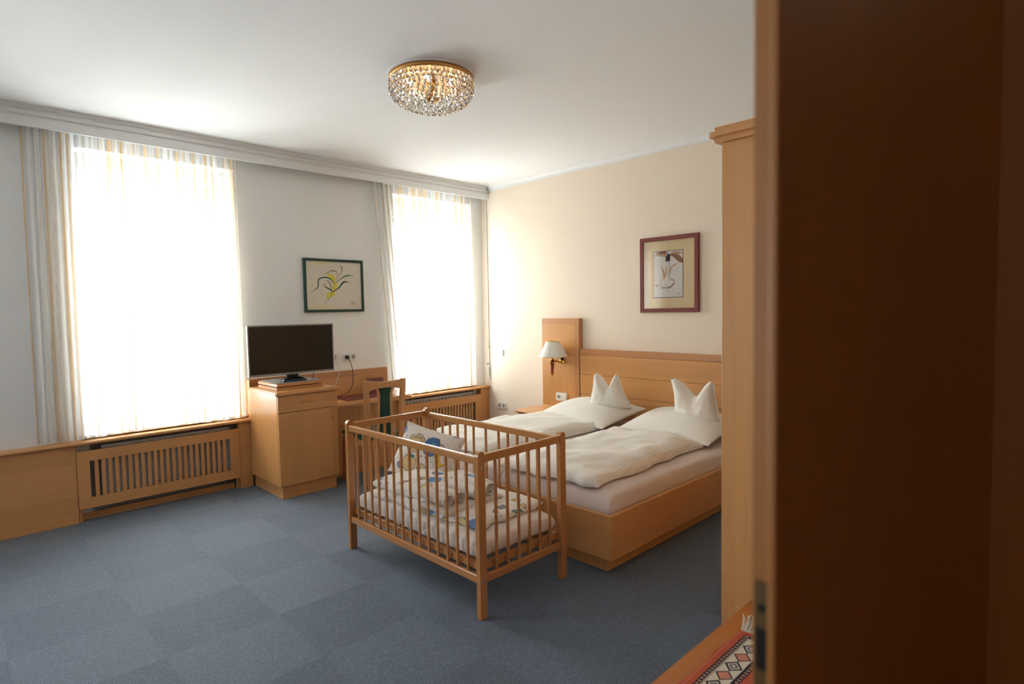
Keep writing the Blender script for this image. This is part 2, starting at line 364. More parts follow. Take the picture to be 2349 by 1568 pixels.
# ------------------------------------------------------------------ curtains
def curtain_mat(name, seed):
    m = bpy.data.materials.new(name); m.use_nodes = True; nt = m.node_tree; nt.nodes.clear()
    out = N(nt, 'ShaderNodeOutputMaterial'); uv = N(nt, 'ShaderNodeUVMap')
    sx = N(nt, 'ShaderNodeSeparateXYZ'); L(nt, uv.outputs[0], sx.inputs[0])
    nz = N(nt, 'ShaderNodeTexNoise', noise_dimensions='1D'); nz.inputs['Scale'].default_value = 1.0; nz.inputs['Detail'].default_value = 1
    ml = N(nt, 'ShaderNodeMath', operation='MULTIPLY_ADD'); ml.inputs[1].default_value = 34; ml.inputs[2].default_value = seed
    L(nt, sx.outputs['X'], ml.inputs[0]); L(nt, ml.outputs[0], nz.inputs['W'])
    cr = N(nt, 'ShaderNodeValToRGB'); cr.color_ramp.interpolation = 'EASE'
    els = cr.color_ramp.elements; els[0].position = 0; els[0].color = lin(232, 204, 164)
    els[1].position = .455; els[1].color = lin(250, 249, 246)
    e = els.new(.52); e.color = lin(205, 206, 208); e = els.new(.555); e.color = lin(250, 248, 244); e = els.new(.615); e.color = lin(232, 202, 160)
    L(nt, nz.outputs['Fac'], cr.inputs['Fac'])
    df = N(nt, 'ShaderNodeBsdfDiffuse'); tl = N(nt, 'ShaderNodeBsdfTranslucent'); tr = N(nt, 'ShaderNodeBsdfTransparent')
    L(nt, cr.outputs['Color'], df.inputs[0]); L(nt, cr.outputs['Color'], tl.inputs[0])
    m1 = N(nt, 'ShaderNodeMixShader'); m1.inputs[0].default_value = .5; L(nt, df.outputs[0], m1.inputs[1]); L(nt, tl.outputs[0], m1.inputs[2])
    m2 = N(nt, 'ShaderNodeMixShader'); m2.inputs[0].default_value = .62
    mo = N(nt, 'ShaderNodeValToRGB'); mo.color_ramp.interpolation = 'EASE'; oe = mo.color_ramp.elements
    oe[0].position = .42; oe[0].color = (.84,)*3+(1,); oe[1].position = .47; oe[1].color = (.50,)*3+(1,)
    for ps_, v_ in ((.52, .64), (.555, .52), (.585, .52), (.625, .84)): e = oe.new(ps_); e.color = (v_,)*3+(1,)
    L(nt, nz.outputs['Fac'], mo.inputs['Fac']); L(nt, mo.outputs['Color'], m2.inputs[0])
    L(nt, tr.outputs[0], m2.inputs[1]); L(nt, m1.outputs[0], m2.inputs[2]); L(nt, m2.outputs[0], out.inputs[0])
    return m
def curtain(top, bot, zt, zb, nf, seed, label, mat):
    bm = bmn(); uvl = bm.loops.layers.uv.new('UVMap'); rnd = random.Random(seed)
    NU, NV = nf*10, 26; x0 = .062
    ph = [0]
    for i in range(NU): ph.append(ph[-1]+rnd.uniform(.5, 1.5))
    ph = [p/ph[-1] for p in ph]
    # smooth the irregular spacing
    for _ in range(6): ph = [ph[0]]+[(ph[i-1]+ph[i]*2+ph[i+1])/4 for i in range(1, NU)]+[ph[-1]]
    rows = []
    for j in range(NV+1):
        t = j/NV; row = []
        for i in range(NU+1):
            s = ph[i]; ss = s+.010*math.sin(7*s+3*t+seed)*t*(1-abs(2*s-1))
            y = (top[0]*(1-ss)+top[1]*ss)*(1-t)+(bot[0]*(1-ss)+bot[1]*ss)*t
            a = 2*PI*nf*s+1.2*math.sin(5*s+seed)+.7*noise.noise(Vector((s*9, t*1.6, seed)))*2*t
            big = noise.noise(Vector((s*6+seed, t*1.2, 3.1)))
            amp = .010+.014*t+.012*(big)
            hx = x0+amp*math.sin(a)+.010*math.sin(a*.37+seed)*t+.004*noise.noise(Vector((s*40, t*6, seed)))
            y += .012*math.cos(a)*(.35+t)*(1-.9*max(0, abs(2*s-1)-.97)/.03)
            z = zt*(1-t)+zb*t+(.010*math.sin(9*s+seed)+.006*math.sin(a))*t
            row.append(bm.verts.new((min(max(hx, .033), .098), y, z)))
        rows.append(row)
    for j in range(NV):
        for i in range(NU):
            f = bm.faces.new((rows[j][i], rows[j][i+1], rows[j+1][i+1], rows[j+1][i]))
            for lp, (u, v) in zip(f.loops, ((i, j), (i+1, j), (i+1, j+1), (i, j+1))): lp[uvl].uv = (ph[u], 1-v/NV)
    o = M('curtain', bm, mat, None, label, 'curtain', group='sheer striped curtains', smooth=True)
curtain((-4.29, -2.868), (-4.30, -2.87), 2.845, .625, 30, 3, 'wide sheer striped curtain hanging left of the television', curtain_mat('sheer_stripes_a', 1.3))
curtain((-1.537, -.205), (-1.35, -.205), 2.845, .628, 26, 8, 'narrower sheer striped curtain hanging in the corner window', curtain_mat('sheer_stripes_b', 21.7))

# ------------------------------------------------------------------ television cabinet
cab = T('television_cabinet', 'wooden cabinet with drawer and door under the television', 'cabinet', (.4, -2.58, 0))
M('plinth', box(.08, .655, -2.815, -2.34, 0, .108), m_wood['Y'], cab)
M('body', box(.08, .664, -2.842, -2.322, .108, .848, .001, 1), m_wood['Z'], cab)
bm = prism(bmn(), rrect(.079, .700, -2.862, -2.300, .02, 4), .848, .879, 'Z'); bmesh.ops.bevel(bm, geom=[e for e in bm.edges if abs(e.verts[0].co.z-e.verts[1].co.z) < 1e-5], offset=.011, segments=3, affect='EDGES')
M('top_board', bm, m_wood['Y'], cab)
dr = M('drawer', box(.665, .684, -2.840, -2.324, .712, .843, .0015, 1), m_wood['Y'], cab)
dd = M('door', box(.665, .684, -2.840, -2.324, .112, .707, .0015, 1), m_wood['Z'], cab)
def pull(c, vertical, ln, parent):
    bm = bmn(); x = .684; h = ln/2
    P_ = [(x, -h), (x+.016, -h+.006), (x+.02, -h+.02), (x+.02, h-.02), (x+.016, h-.006), (x, h)]
    pts = [((px, c[0], c[1]+q) if vertical else (px, c[0]+q, c[1])) for px, q in P_]
    tube(bm, bez(pts, 4), .0045, 8)
    M('handle', bm, m_brass, parent, 'polished brass handle', smooth=True)
pull((-2.59, .785), False, .10, dr); pull((-2.375, .655), True, .085, dd)
# swivel base under the television
sw = T('swivel_base', 'two stacked wooden boards with grey glass plate on cabinet', 'television stand', (.37, -2.59, .879))
M('lower_board', box(.170, .562, -2.792, -2.386, .8795, .902, .002, 1), m_trim['Y'], sw)
M('spacer', lathe(bmn(), [(.12, 0), (.12, .007)], (.366, -2.589, .902), 24), m_black, sw)
M('upper_board', box(.165, .560, -2.790, -2.382, .909, .932, .002, 1), m_trim['Y'], sw)
M('glass_plate', box(.16, .53, -2.765, -2.395, .932, .938, .002, 1), m_glassgrey, sw)
# television
tv = T('television', 'black flat television with silver bezel on cabinet', 'television', (.385, -2.572, .938), rz=math.radians(-2.5))
hw = .373
M('back_housing', box(-.035, -.004, -hw+.03, hw-.03, .07, .45, .01), m_black, tv, local=True)
bm = bmn(); zb, ztp = .052, .481
for (y0, y1, z0, z1) in ((-hw, -hw+.011, zb, ztp), (hw-.011, hw, zb, ztp), (-hw+.011, hw-.011, zb, zb+.017), (-hw+.011, hw-.011, ztp-.011, ztp)): bx(bm, -.012, .014, y0, y1, z0, z1)
bz = M('bezel', bm, m_grey, tv, local=True)
M('power_light', lathe(bmn(), [(.005, 0), (.005, .002)], (.014, -.02, zb+.008), 12, 'X'), m_black, bz, local=True)
m_screen = plain('dark_screen', lin(9, 8, 8), .22)
M('screen', box(-.010, .009, -hw+.011, hw-.011, zb+.017, ztp-.011), m_screen, tv, local=True)
bm = lathe(bmn(), [(.105, 0), (.11, .005), (.092, .018), (.05, .036)], (.01, 0, 0), 32, flat=1.0); M('foot', bm, m_gloss, tv, local=True, smooth=True)
M('neck', box(-.03, .0, -.05, .05, .03, .1, .006), m_gloss, tv, local=True)

# ------------------------------------------------------------------ desk
dk = T('desk', 'wooden wall desk between cabinet and corner window', 'desk', (.25, -1.85, 0))
pts = [(.0, -2.318), (.5, -2.318)]+[(.5-.10*(1-math.cos(a)), -1.47+.10*math.sin(a)) for a in [i*PI/2/8 for i in range(9)]]+[(.02, -1.37), (0, -1.37)]
bm = prism(bmn(), pts, .652, .696, 'Z'); bmesh.ops.bevel(bm, geom=[e for e in bm.edges if abs(e.verts[0].co.z-e.verts[1].co.z) < 1e-5 and max(e.verts[0].co.x, e.verts[1].co.x) > .03], offset=.014, segments=3, affect='EDGES')
M('desk_top', bm, m_wood['Y'], dk)
bb = T('backboard', 'low wooden wall backboard behind the television cabinet and desk', 'panel', (.01, -2.1, 0))
M('back_board', box(0, .028, -2.832, -1.40, 0.697, .938, .001, 1), m_wood['Y'], bb)
M('back_trim', box(.0285, .032, -2.832, -1.40, .878, .938), m_trim['Y'], bb)
M('back_trim', box(.0285, .032, -1.455, -1.40, .697, .8775), m_trim['Z'], bb)
M('side_panel', box(0, .078, -2.834, -2.8325, 0, .938), m_trim['Z'], bb)
M('side_panel', box(.0, .45, -1.515, -1.49, 0, .651, .001, 1), m_wood['Z'], dk)
M('knee_panel', box(.37, .39, -2.318, -1.957, 0, .651), m_wood['Z'], dk)
M('knee_panel', box(.37, .39, -1.953, -1.516, 0, .651), m_wood['Z'], dk)
m_leather = plain('burgundy_leather', lin(104, 34, 34), .45, bump=.1, bscale=300)
M('blotter', box(.10, .44, -2.09, -1.58, .6965, .7005, .0015, 1), m_leather, None, 'burgundy leather blotter lying on the desk top', 'blotter')
fo = T('guest_folder', 'dark burgundy folder leaning on the desk backboard behind chair', 'folder', (.12, -1.59, .6965))
def slab(p0, p1, th, y0, y1):
    d = Vector((p1[0]-p0[0], p1[1]-p0[1])); n_ = Vector((-d.y, d.x)).normalized()*th
    return prism(bmn(), [(p0[0], p0[1]), (p1[0], p1[1]), (p1[0]+n_.x, p1[1]+n_.y), (p0[0]+n_.x, p0[1]+n_.y)], y0, y1, 'Y')
M('cover', slab((.165, .6965), (.098, .842), .003, -1.68, -1.50), m_leather, fo)
M('pages', slab((.157, .6965), (.091, .840), .005, -1.675, -1.505), m_white, fo)
M('cover', slab((.147, .6965), (.082, .842), .003, -1.68, -1.50), m_leather, fo)

# ------------------------------------------------------------------ sockets, switches, cables
def rounded_plate(c, w_, h_, d, normal, mat, name, parent=None, r=.008, **kw):
    bm = bmn()
    if normal == 'X': prism(bm, rrect(c[1]-w_/2, c[1]+w_/2, c[2]-h_/2, c[2]+h_/2, r), c[0], c[0]+d, 'X')
    else: prism(bm, rrect(c[0]-w_/2, c[0]+w_/2, c[2]-h_/2, c[2]+h_/2, r), c[1]-d, c[1], 'Y')
    front = [e for e in bm.edges if all(abs((v.co.x-(c[0]+d)) if normal == 'X' else (v.co.y-(c[1]-d))) < 1e-6 for v in e.verts)]
    bmesh.ops.bevel(bm, geom=front, offset=min(.003, d*.4), segments=2, affect='EDGES')
    return M(name, bm, mat, parent, **kw)
def disc(c, r, d, normal, mat, name, parent):
    s = [(r, 0), (r, d)]
    bm = lathe(bmn(), s if normal == 'X' else [(r, -d), (r, 0)], c, 20, normal); return M(name, bm, mat, parent)
def socket(c, normal, parent):
    p = rounded_plate(c, .062, .062, .004, normal, m_plastic, 'insert', parent, r=.006)
    d = Vector((1, 0, 0)) if normal == 'X' else Vector((0, -1, 0)); s = Vector((0, 1, 0)) if normal == 'X' else Vector((1, 0, 0))
    disc(Vector(c)+d*.004, .021, .0006, normal, m_hole, 'recess', p)  # flat grey disc with black dots draws the recess shade
    for k in (-1, 1): disc(Vector(c)+d*.0046+s*k*.0095, .003, .0006, normal, m_black, 'pin_hole', p)
sk = T('wall_socket', 'double white socket with black plug above the desk', 'socket', (0, -1.816, 1.02))
cS = (0, -1.816, 1.069)
rounded_plate(cS, .155, .085, .009, 'X', m_plastic, 'cover_plate', sk)
for k in (-1, 1): socket((.009, cS[1]+k*.036, cS[2]), 'X', sk)
so = T('wall_socket', 'small white aerial socket beside the television', 'socket', (0, -1.978, 1.03))
rounded_plate((0, -1.978, 1.072), .08, .085, .009, 'X', m_plastic, 'cover_plate', so)
for zz in (1.088, 1.066): disc((.009, -1.972, zz), .006, .003, 'X', m_black, 'jack', so)
s2 = T('wall_socket', 'double white socket low on the cream wall by corner', 'socket', (.30, 0, .34))
rounded_plate((.302, 0, .380), .155, .085, .009, 'Y', m_plastic, 'cover_plate', s2)
for k in (-1, 1): socket((.302+k*.036, -.009, .380), 'Y', s2)
s3 = T('wall_socket', 'white socket and switch plate on the headboard pillar', 'socket', (1.291, -.06, .54))
rounded_plate((1.291, -.0605, .581), .155, .085, .009, 'Y', m_plastic, 'cover_plate', s3)
socket((1.255, -.0695, .581), 'Y', s3)
rounded_plate((1.327, -.0695, .581), .06, .06, .007, 'Y', m_plastic, 'rocker', s3, r=.004)
s4 = T('light_switch', 'white light switch on the cream wall near the strap winder', 'switch', (.30, 0, .97))
rounded_plate((.302, 0, 1.008), .082, .082, .009, 'Y', m_plastic, 'cover_plate', s4)
rounded_plate((.302, -.009, 1.008), .058, .058, .006, 'Y', m_plastic, 'rocker', s4, r=.004)
st = T('shutter_strap', 'cream roller shutter strap with winder beside the corner window', 'shutter strap', (.1, 0, .68))
M('strap', box(.083, .097, -.016, -.0145, .84, 2.83), m_plastic, st)
rounded_plate((.092, 0, .785), .032, .215, .012, 'Y', m_plastic, 'winder_plate', st)
M('winder', box(.080, .104, -.030, -.012, .72, .83, .004), m_plastic, st)
M('guide', box(.078, .102, -.028, -.0, 1.06, 1.085, .003, 1), m_plastic, st)
M('guide_roller', lathe(bmn(), [(.012, 0), (.012, .012)], (.083, -.026, .868), 14, 'X'), m_steel, st)
M('bracket', box(.082, .098, -.02, 0, .855, .882, .002, 1), m_plastic, st)
pc = T('power_cable', 'black power cable hanging from the socket down to the desk', 'cable', (.02, -1.85, .7))
M('plug', lathe(bmn(), [(.019, 0), (.019, .022), (.012, .03)], (.0135, -1.852, 1.069), 16, 'X'), m_black, pc, smooth=True)
M('cord', tube(bmn(), bez([(.04, -1.850, 1.066), (.055, -1.838, 1.02), (.06, -1.815, .92), (.07, -1.83, .80), (.10, -1.90, .73), (.14, -2.03, .709), (.16, -2.16, .702), (.20, -2.29, .702)], 8), .0035, 8), m_black, pc, smooth=True)
M('aerial_cable', tube(bmn(), bez([(.012, -1.970, 1.04), (.03, -1.955, .98), (.045, -1.965, .90), (.06, -2.02, .80), (.09, -2.10, .72), (.12, -2.2, .702)], 8), .0025, 8), m_plastic, None, 'thin white aerial cable hanging behind the desk', 'cable', smooth=True)
M('television_cable', tube(bmn(), bez([(.35, -2.36, 1.0), (.26, -2.33, .95), (.14, -2.29, .90), (.06, -2.27, .885)], 8), .004, 8), m_black, None, 'black cable running from the television to the wall', 'cable', smooth=True)

# ------------------------------------------------------------------ pictures
def ribbon(bm, pts, wid, plane, off, y_sign=1):
    """brush stroke: pts (u,v) metres in the picture, width list; plane(u,v,off) -> world"""
    P_ = bez([(p[0], p[1], 0) for p in pts], 8); n = len(P_)
    Lr = []
    for i, p in enumerate(P_):
        d = (P_[min(i+1, n-1)]-P_[max(i-1, 0)]); d.normalize(); nn = Vector((-d.y, d.x, 0))
        t = i/(n-1); k = t*(len(wid)-1); a = int(min(k, len(wid)-2)); ww = wid[a]+(wid[a+1]-wid[a])*(k-a)
        Lr.append((bm.verts.new(plane(p.x+nn.x*ww, p.y+nn.y*ww, off)), bm.verts.new(plane(p.x-nn.x*ww, p.y-nn.y*ww, off))))
    for A, B in zip(Lr, Lr[1:]): bm.faces.new((A[0], A[1], B[1], B[0]))
def blob(bm, poly, plane, off):
    bm.faces.new([bm.verts.new(plane(u, v, off)) for u, v in poly])
def frame4(a0, a1, z0, z1, fw, d0, d1, axis, mat, parent):
    for nm, (p, q, r, s) in (('frame_side', (a0, a0+fw, z0, z1)), ('frame_side', (a1-fw, a1, z0, z1)), ('frame_rail', (a0+fw, a1-fw, z0, z0+fw)), ('frame_rail', (a0+fw, a1-fw, z1-fw, z1))):
        bm = box(d0, d1, p, q, r, s, .002, 1) if axis == 'X' else box(p, q, -d1, -d0, r, s, .002, 1)
        M(nm, bm, mat, parent)
# flower painting on the window wall
pf = T('flower_painting', 'green framed painting of a yellow flower above the desk', 'picture', (.01, -1.96, 1.53))
A0, A1, Z0, Z1 = -2.272, -1.644, 1.522, 2.036; 
frame4(A0, A1, Z0, Z1, .024, .002, .026, 'X', m_green, pf)
m_canvas = plain('canvas_ground', lin(224, 216, 200), .8, bump=.05, bscale=400)
cvs = M('canvas', box(.004, .014, A0+.024, A1-.024, Z0+.024, Z1-.024), m_canvas, pf)
# zoomed picture pixels -> position on the canvas (homography close to affine here)
def pic1(px, py):
    u = (px-150-(py-140)*.06)/1415.0; lt = 140+(px-150)*.027; lb = 1430-(px-215)*.037
    v = (py-lt)/(lb-lt); return (A0+u*(A1-A0), Z1-v*(Z1-Z0))
plane1 = lambda u, v, off: (.014+off, u, v)
m_pg = plain('paint_dark_green', lin(26, 84, 58), .6); m_pl = plain('paint_mid_green', lin(62, 128, 86), .6); m_py = plain('paint_yellow', lin(228, 212, 92), .7); m_pk = plain('paint_ink', lin(52, 66, 58), .6); m_pyl = plain('paint_pale_yellow', lin(226, 218, 178), .8)
_lay = [0]
def strokes(name, lst, mat, off, parent, k=1.0, mp=pic1, pl=plane1):
    bm = bmn(); _lay[0] += 1; off += _lay[0]*.00004
    for pts, wd in lst: ribbon(bm, [mp(*p) for p in pts], [x*k for x in wd], pl, off)
    bmesh.ops.remove_doubles(bm, verts=bm.verts, dist=1e-7)
    me = M(name, bm, mat, parent); return me
strokes('yellow_brushwork', [([(700, 500), (790, 560), (860, 610), (900, 690)], [.003, .022, .03, .012]), ([(930, 700), (900, 790), (880, 880)], [.018, .03, .018]), ([(880, 900), (850, 980), (760, 1010), (750, 1110)], [.016, .022, .02, .01])], m_py, .0004, cvs)
strokes('pale_brushwork', [([(330, 260), (560, 270), (760, 265)], [.012, .025, .012])], m_pyl, .0003, cvs)
strokes('pale_brushwork', [([(330, 1310), (620, 1300), (980, 1290)], [.012, .025, .012])], m_pyl, .0003, cvs)
strokes('leaf_stroke', [([(345, 960), (500, 830), (520, 650), (640, 590), (780, 620), (885, 730)], [.001, .005, .006, .0055, .006, .002]),
                        ([(680, 650), (770, 710), (820, 850), (820, 1000), (760, 1110), (650, 1240)], [.001, .004, .003, .0015, .002, .0007]),
                        ([(660, 725), (670, 800), (760, 860), (860, 915)], [.002, .004, .006, .003]),
                        ([(860, 925), (1000, 830), (1090, 710), (1170, 685), (1270, 715)], [.003, .006, .009, .006, .0005])], m_pg, .0008, cvs)
strokes('leaf_stroke', [([(910, 725), (1030, 630), (1130, 560), (1230, 535), (1375, 540)], [.002, .004, .006, .006, .0005])], m_pl, .0008, cvs)
strokes('ink_stroke', [([(610, 525), (720, 480), (780, 445), (830, 425), (880, 440), (925, 445), (955, 540), (930, 680)], [.0006, .002, .003, .0035, .003, .003, .0018, .0008]),
                       ([(1000, 300), (1060, 360), (1050, 460), (960, 620)], [.0008, .0045, .003, .0006]),
                       ([(720, 490), (850, 600), (895, 760), (875, 890)], [.0006, .0008, .001, .0008])], m_pk, .0010, cvs)
strokes('signature', [([(1290, 1200), (1330, 1150), (1340, 1210), (1310, 1200)], [.0012]*4), ([(1335, 1215), (1350, 1150), (1370, 1170), (1345, 1190)], [.0012]*4), ([(1370, 1180), (1395, 1160), (1420, 1165)], [.001]*3),
                      ([(1290, 1235), (1370, 1225), (1440, 1160)], [.0008]*3)], m_pk, .0010, cvs)
# figure drawing on the bed wall
fd = T('figure_drawing', 'maroon framed drawing of a seated figure above the bed', 'picture', (2.54, -.01, 1.46))
B0, B1, Y0, Y1 = 2.245, 2.835, 1.463, 2.150
frame4(B0, B1, Y0, Y1, .037, .002, .030, 'Y', m_maroon, fd)
m_mat = plain('cream_mount', lin(232, 206, 158), .8); m_paper = plain('drawing_paper', lin(226, 220, 212), .8)
M('mount', box(B0+.037, B1-.037, -.014, -.005, Y0+.037, Y1-.037), m_mat, fd)
def pic2(px, py):
    # outer frame corners in the zoom: (222,282) (1168,165) (240,1468) (1183,1448)
    u = (px-222-(py-282)*.014)/945.0; lt = 282-(px-222)*.1237; lb = 1468-(px-240)*.0212
    v = (py-lt)/(lb-lt); return (B0+u*(B1-B0), Y1-v*(Y1-Y0))
plane2 = lambda u, v, off: (u, -.0163-off*.8, v)
c0 = pic2(440, 485); c1 = pic2(940, 1210)
bm = box(c0[0], c1[0], -.0152, -.014, c1[1], c0[1]); M('sheet_border', bm, m_dark, fd)
pp = M('paper', box(c0[0]+.005, c1[0]-.005, -.0162, -.0152, c1[1]+.005, c0[1]-.005), m_paper, fd)
m_br = plain('chalk_brown', lin(140, 92, 62), .9); m_hair = plain('chalk_dark', lin(62, 48, 48), .9); m_skin = plain('chalk_ochre', lin(206, 160, 110), .9); m_line = plain('chalk_line', lin(120, 84, 62), .9); m_hl = plain('chalk_white', lin(238, 230, 220), .9); m_tan = plain('chalk_tan', lin(190, 150, 118), .9)
S = lambda nm, l, m, off: strokes(nm, l, m, off, pp, 1.0, pic2, plane2)
S('smudge', [([(445, 560), (520, 530), (600, 525), (660, 545), (690, 560)], [.0, .012, .020, .012, .0])], m_tan, .0002)
S('smudge', [([(470, 505), (560, 500), (640, 495), (690, 500)], [.0, .010, .012, .0])], m_br, .00025)
S('smudge', [([(700, 520), (780, 500), (850, 500), (915, 480)], [.0, .016, .018, .0])], m_tan, .00022)
S('smudge', [([(715, 530), (780, 530), (850, 570), (895, 610), (930, 660)], [.0, .016, .024, .022, .0])], m_br, .0003)
S('body', [([(652, 590), (655, 630), (648, 700), (640, 780), (655, 860), (650, 940), (650, 1000), (650, 1045)], [.0, .020, .036, .030, .027, .030, .032, .004])], m_hl, .0005)
S('arm', [([(640, 685), (560, 692), (480, 688)], [.004, .010, .002])], m_hl, .0005)
S('arm', [([(478, 684), (520, 650), (572, 612)], [.002, .008, .0])], m_hl, .0005)
S('arm', [([(680, 690), (770, 675), (860, 644)], [.004, .012, .002])], m_hl, .0005)
S('arm', [([(860, 640), (800, 608), (728, 598)], [.002, .009, .0])], m_hl, .0005)
S('leg', [([(700, 1020), (745, 985), (800, 945)], [.004, .014, .002])], m_hl, .0006)
S('leg', [([(795, 942), (765, 930), (720, 918)], [.003, .008, .0])], m_skin, .0006)
S('shading', [([(585, 690), (600, 750), (622, 820), (632, 900), (620, 935)], [.0, .006, .010, .007, .0])], m_skin, .0007)
S('shading', [([(668, 690), (660, 760), (655, 830), (640, 890), (618, 935)], [.0, .006, .008, .005, .0])], m_skin, .0007)
S('shading', [([(855, 650), (800, 690), (745, 725), (725, 800), (715, 890)], [.0, .005, .006, .005, .0])], m_skin, .0007)
S('shading', [([(470, 1010), (510, 1030), (550, 1010)], [.0, .012, .0])], m_skin, .0003)
S('hair', [([(690, 510), (700, 545), (685, 585), (668, 615), (645, 640)], [.004, .019, .022, .012, .0])], m_hair, .0009)
S('hair', [([(715, 590), (705, 620), (690, 650)], [.004, .008, .0])], m_hair, .0009)
m_line2 = plain('chalk_soft_line', lin(150, 112, 86), .9)
for pts_, w_ in (([(570, 612), (520, 645), (475, 682), (520, 700), (600, 695)], .0011), ([(722, 615), (760, 590), (805, 610), (862, 642), (790, 682), (722, 700)], .0012),
                 ([(580, 650), (592, 720), (620, 820), (612, 900), (575, 950), (562, 1000), (590, 1035), (650, 1050)], .0012), ([(705, 650), (716, 740), (700, 830), (706, 890), (735, 920), (800, 940), (760, 1000), (735, 1045), (660, 1050)], .0012),
                 ([(600, 950), (640, 1000), (690, 1025)], .0010), ([(655, 985), (700, 1020), (735, 1040)], .0010), ([(560, 1040), (610, 1070), (700, 1050)], .0016), ([(570, 720), (555, 790)], .0008), ([(655, 650), (665, 720), (655, 800)], .0008)):
    S('outline', [(pts_, [w_*.5]+[w_]*(len(pts_)-2)+[w_*.4])], m_line2, .0010)
S('shadow_stroke', [([(808, 950), (785, 1000), (740, 1045), (685, 1090)], [.0, .006, .005, .0])], m_br, .0011)
S('shadow_stroke', [([(560, 1045), (620, 1062), (690, 1060), (740, 1045)], [.0, .003, .003, .0])], m_br, .0011)
S('signature', [([(852, 1185), (868, 1135), (872, 1165), (892, 1130), (885, 1160)], [.0009]*5)], m_line, .0010)
m_pglass = bpy.data.materials.new('picture_glass'); m_pglass.use_nodes = True
nt = m_pglass.node_tree; nt.nodes.clear(); o_ = N(nt, 'ShaderNodeOutputMaterial'); mx = N(nt, 'ShaderNodeMixShader'); t_ = N(nt, 'ShaderNodeBsdfTransparent'); g_ = N(nt, 'ShaderNodeBsdfGlossy'); g_.inputs['Roughness'].default_value = .03
thin_fresnel(nt, mx.inputs[0]); L(nt, t_.outputs[0], mx.inputs[1]); L(nt, g_.outputs[0], mx.inputs[2]); L(nt, mx.outputs[0], o_.inputs[0])
M('glass', box(B0+.037, B1-.037, -.0245, -.0235, Y0+.037, Y1-.037), m_pglass, fd)

# ------------------------------------------------------------------ crystal ceiling lamp
LX, LY = 2.35, -2.49
cl = T('crystal_ceiling_lamp', 'round gold ceiling lamp hung with crystal drops', 'ceiling lamp', (LX, LY, CZ))
M('ceiling_plate', lathe(bmn(), [(.235, 2.957), (.268, 2.959), (.270, CZ-.0005)], (LX, LY, 0), 48), m_white, cl, smooth=False)
M('gold_ring', lathe(bmn(), [(.252, 2.934), (.261, 2.934), (.264, 2.944), (.262, 2.957), (.248, 2.957), (.248, 2.938)], (LX, LY, 0), 64), m_gold, cl, smooth=True)
M('reflector', lathe(bmn(), [(.0, 2.953), (.246, 2.953), (.246, 2.957), (.0, 2.957)], (LX, LY, 0), 48), m_gold, cl)
M('stem', lathe(bmn(), [(.008, 2.805), (.02, 2.808), (.055, 2.822), (.055, 2.828), (.012, 2.836), (.01, 2.88), (.03, 2.89), (.03, 2.953)], (LX, LY, 0), 24), m_brass, cl, smooth=True)
m_bulb, nt, p = new_mat('bulb_glow'); p.inputs['Emission Color'].default_value = (1, .80, .50, 1); p.inputs['Emission Strength'].default_value = 3.5; p.inputs['Base Color'].default_value = (1, .95, .85, 1)
for k in range(6):
    a = k*PI/3+.3; bxp, byp = LX+.15*math.cos(a), LY+.15*math.sin(a)
    h = M('lamp_holder', lathe(bmn(), [(.013, 2.928), (.013, 2.953)], (bxp, byp, 0), 12), m_brass, cl)
    M('bulb', lathe(bmn(), [(0, 2.876), (.008, 2.882), (.016, 2.902), (.013, 2.92), (.009, 2.928)], (bxp, byp, 0), 14), m_bulb, h, smooth=True)
m_cry = bpy.data.materials.new('crystal'); m_cry.use_nodes = True; nt = m_cry.node_tree; nt.nodes.clear()
o_ = N(nt, 'ShaderNodeOutputMaterial'); g_ = N(nt, 'ShaderNodeBsdfGlass'); g_.inputs['IOR'].default_value = 1.55; g_.inputs['Roughness'].default_value = 0.0; g_.inputs['Color'].default_value = (1, 1, 1, 1); L(nt, g_.outputs[0], o_.inputs[0])
me_c = bpy.data.meshes.new('crystal_drop'); b = lathe(bmn(), [(0, -.036), (.008, -.030), (.0125, -.020), (.0085, -.006), (0, .003)], n=7); b.to_mesh(me_c); b.free(); me_c.materials.append(m_cry)
levels = [(.258, 2.932, 50), (.256, 2.907, 49), (.248, 2.882, 47), (.234, 2.858, 42), (.212, 2.838, 36), (.184, 2.822, 30), (.150, 2.810, 23), (.110, 2.801, 15), (.060, 2.796, 8)]
for li, (r, z, n) in enumerate(levels):
    if li:
        ring = [(r*math.cos(2*PI*i/40)+LX, r*math.sin(2*PI*i/40)+LY, z+.004) for i in range(41)]
        M('wire_ring', tube(bmn(), ring, .0008, 4), m_steel, cl)
    for i in range(n):
        a = 2*PI*(i+.5*(li % 2))/n; s = random.uniform(.92, 1.1)
        inst('crystal_drop', me_c, cl, (LX+r*math.cos(a), LY+r*math.sin(a), z), (random.uniform(-.08, .08), random.uniform(-.08, .08), a+random.uniform(-.6, .6)), (s, s, s))

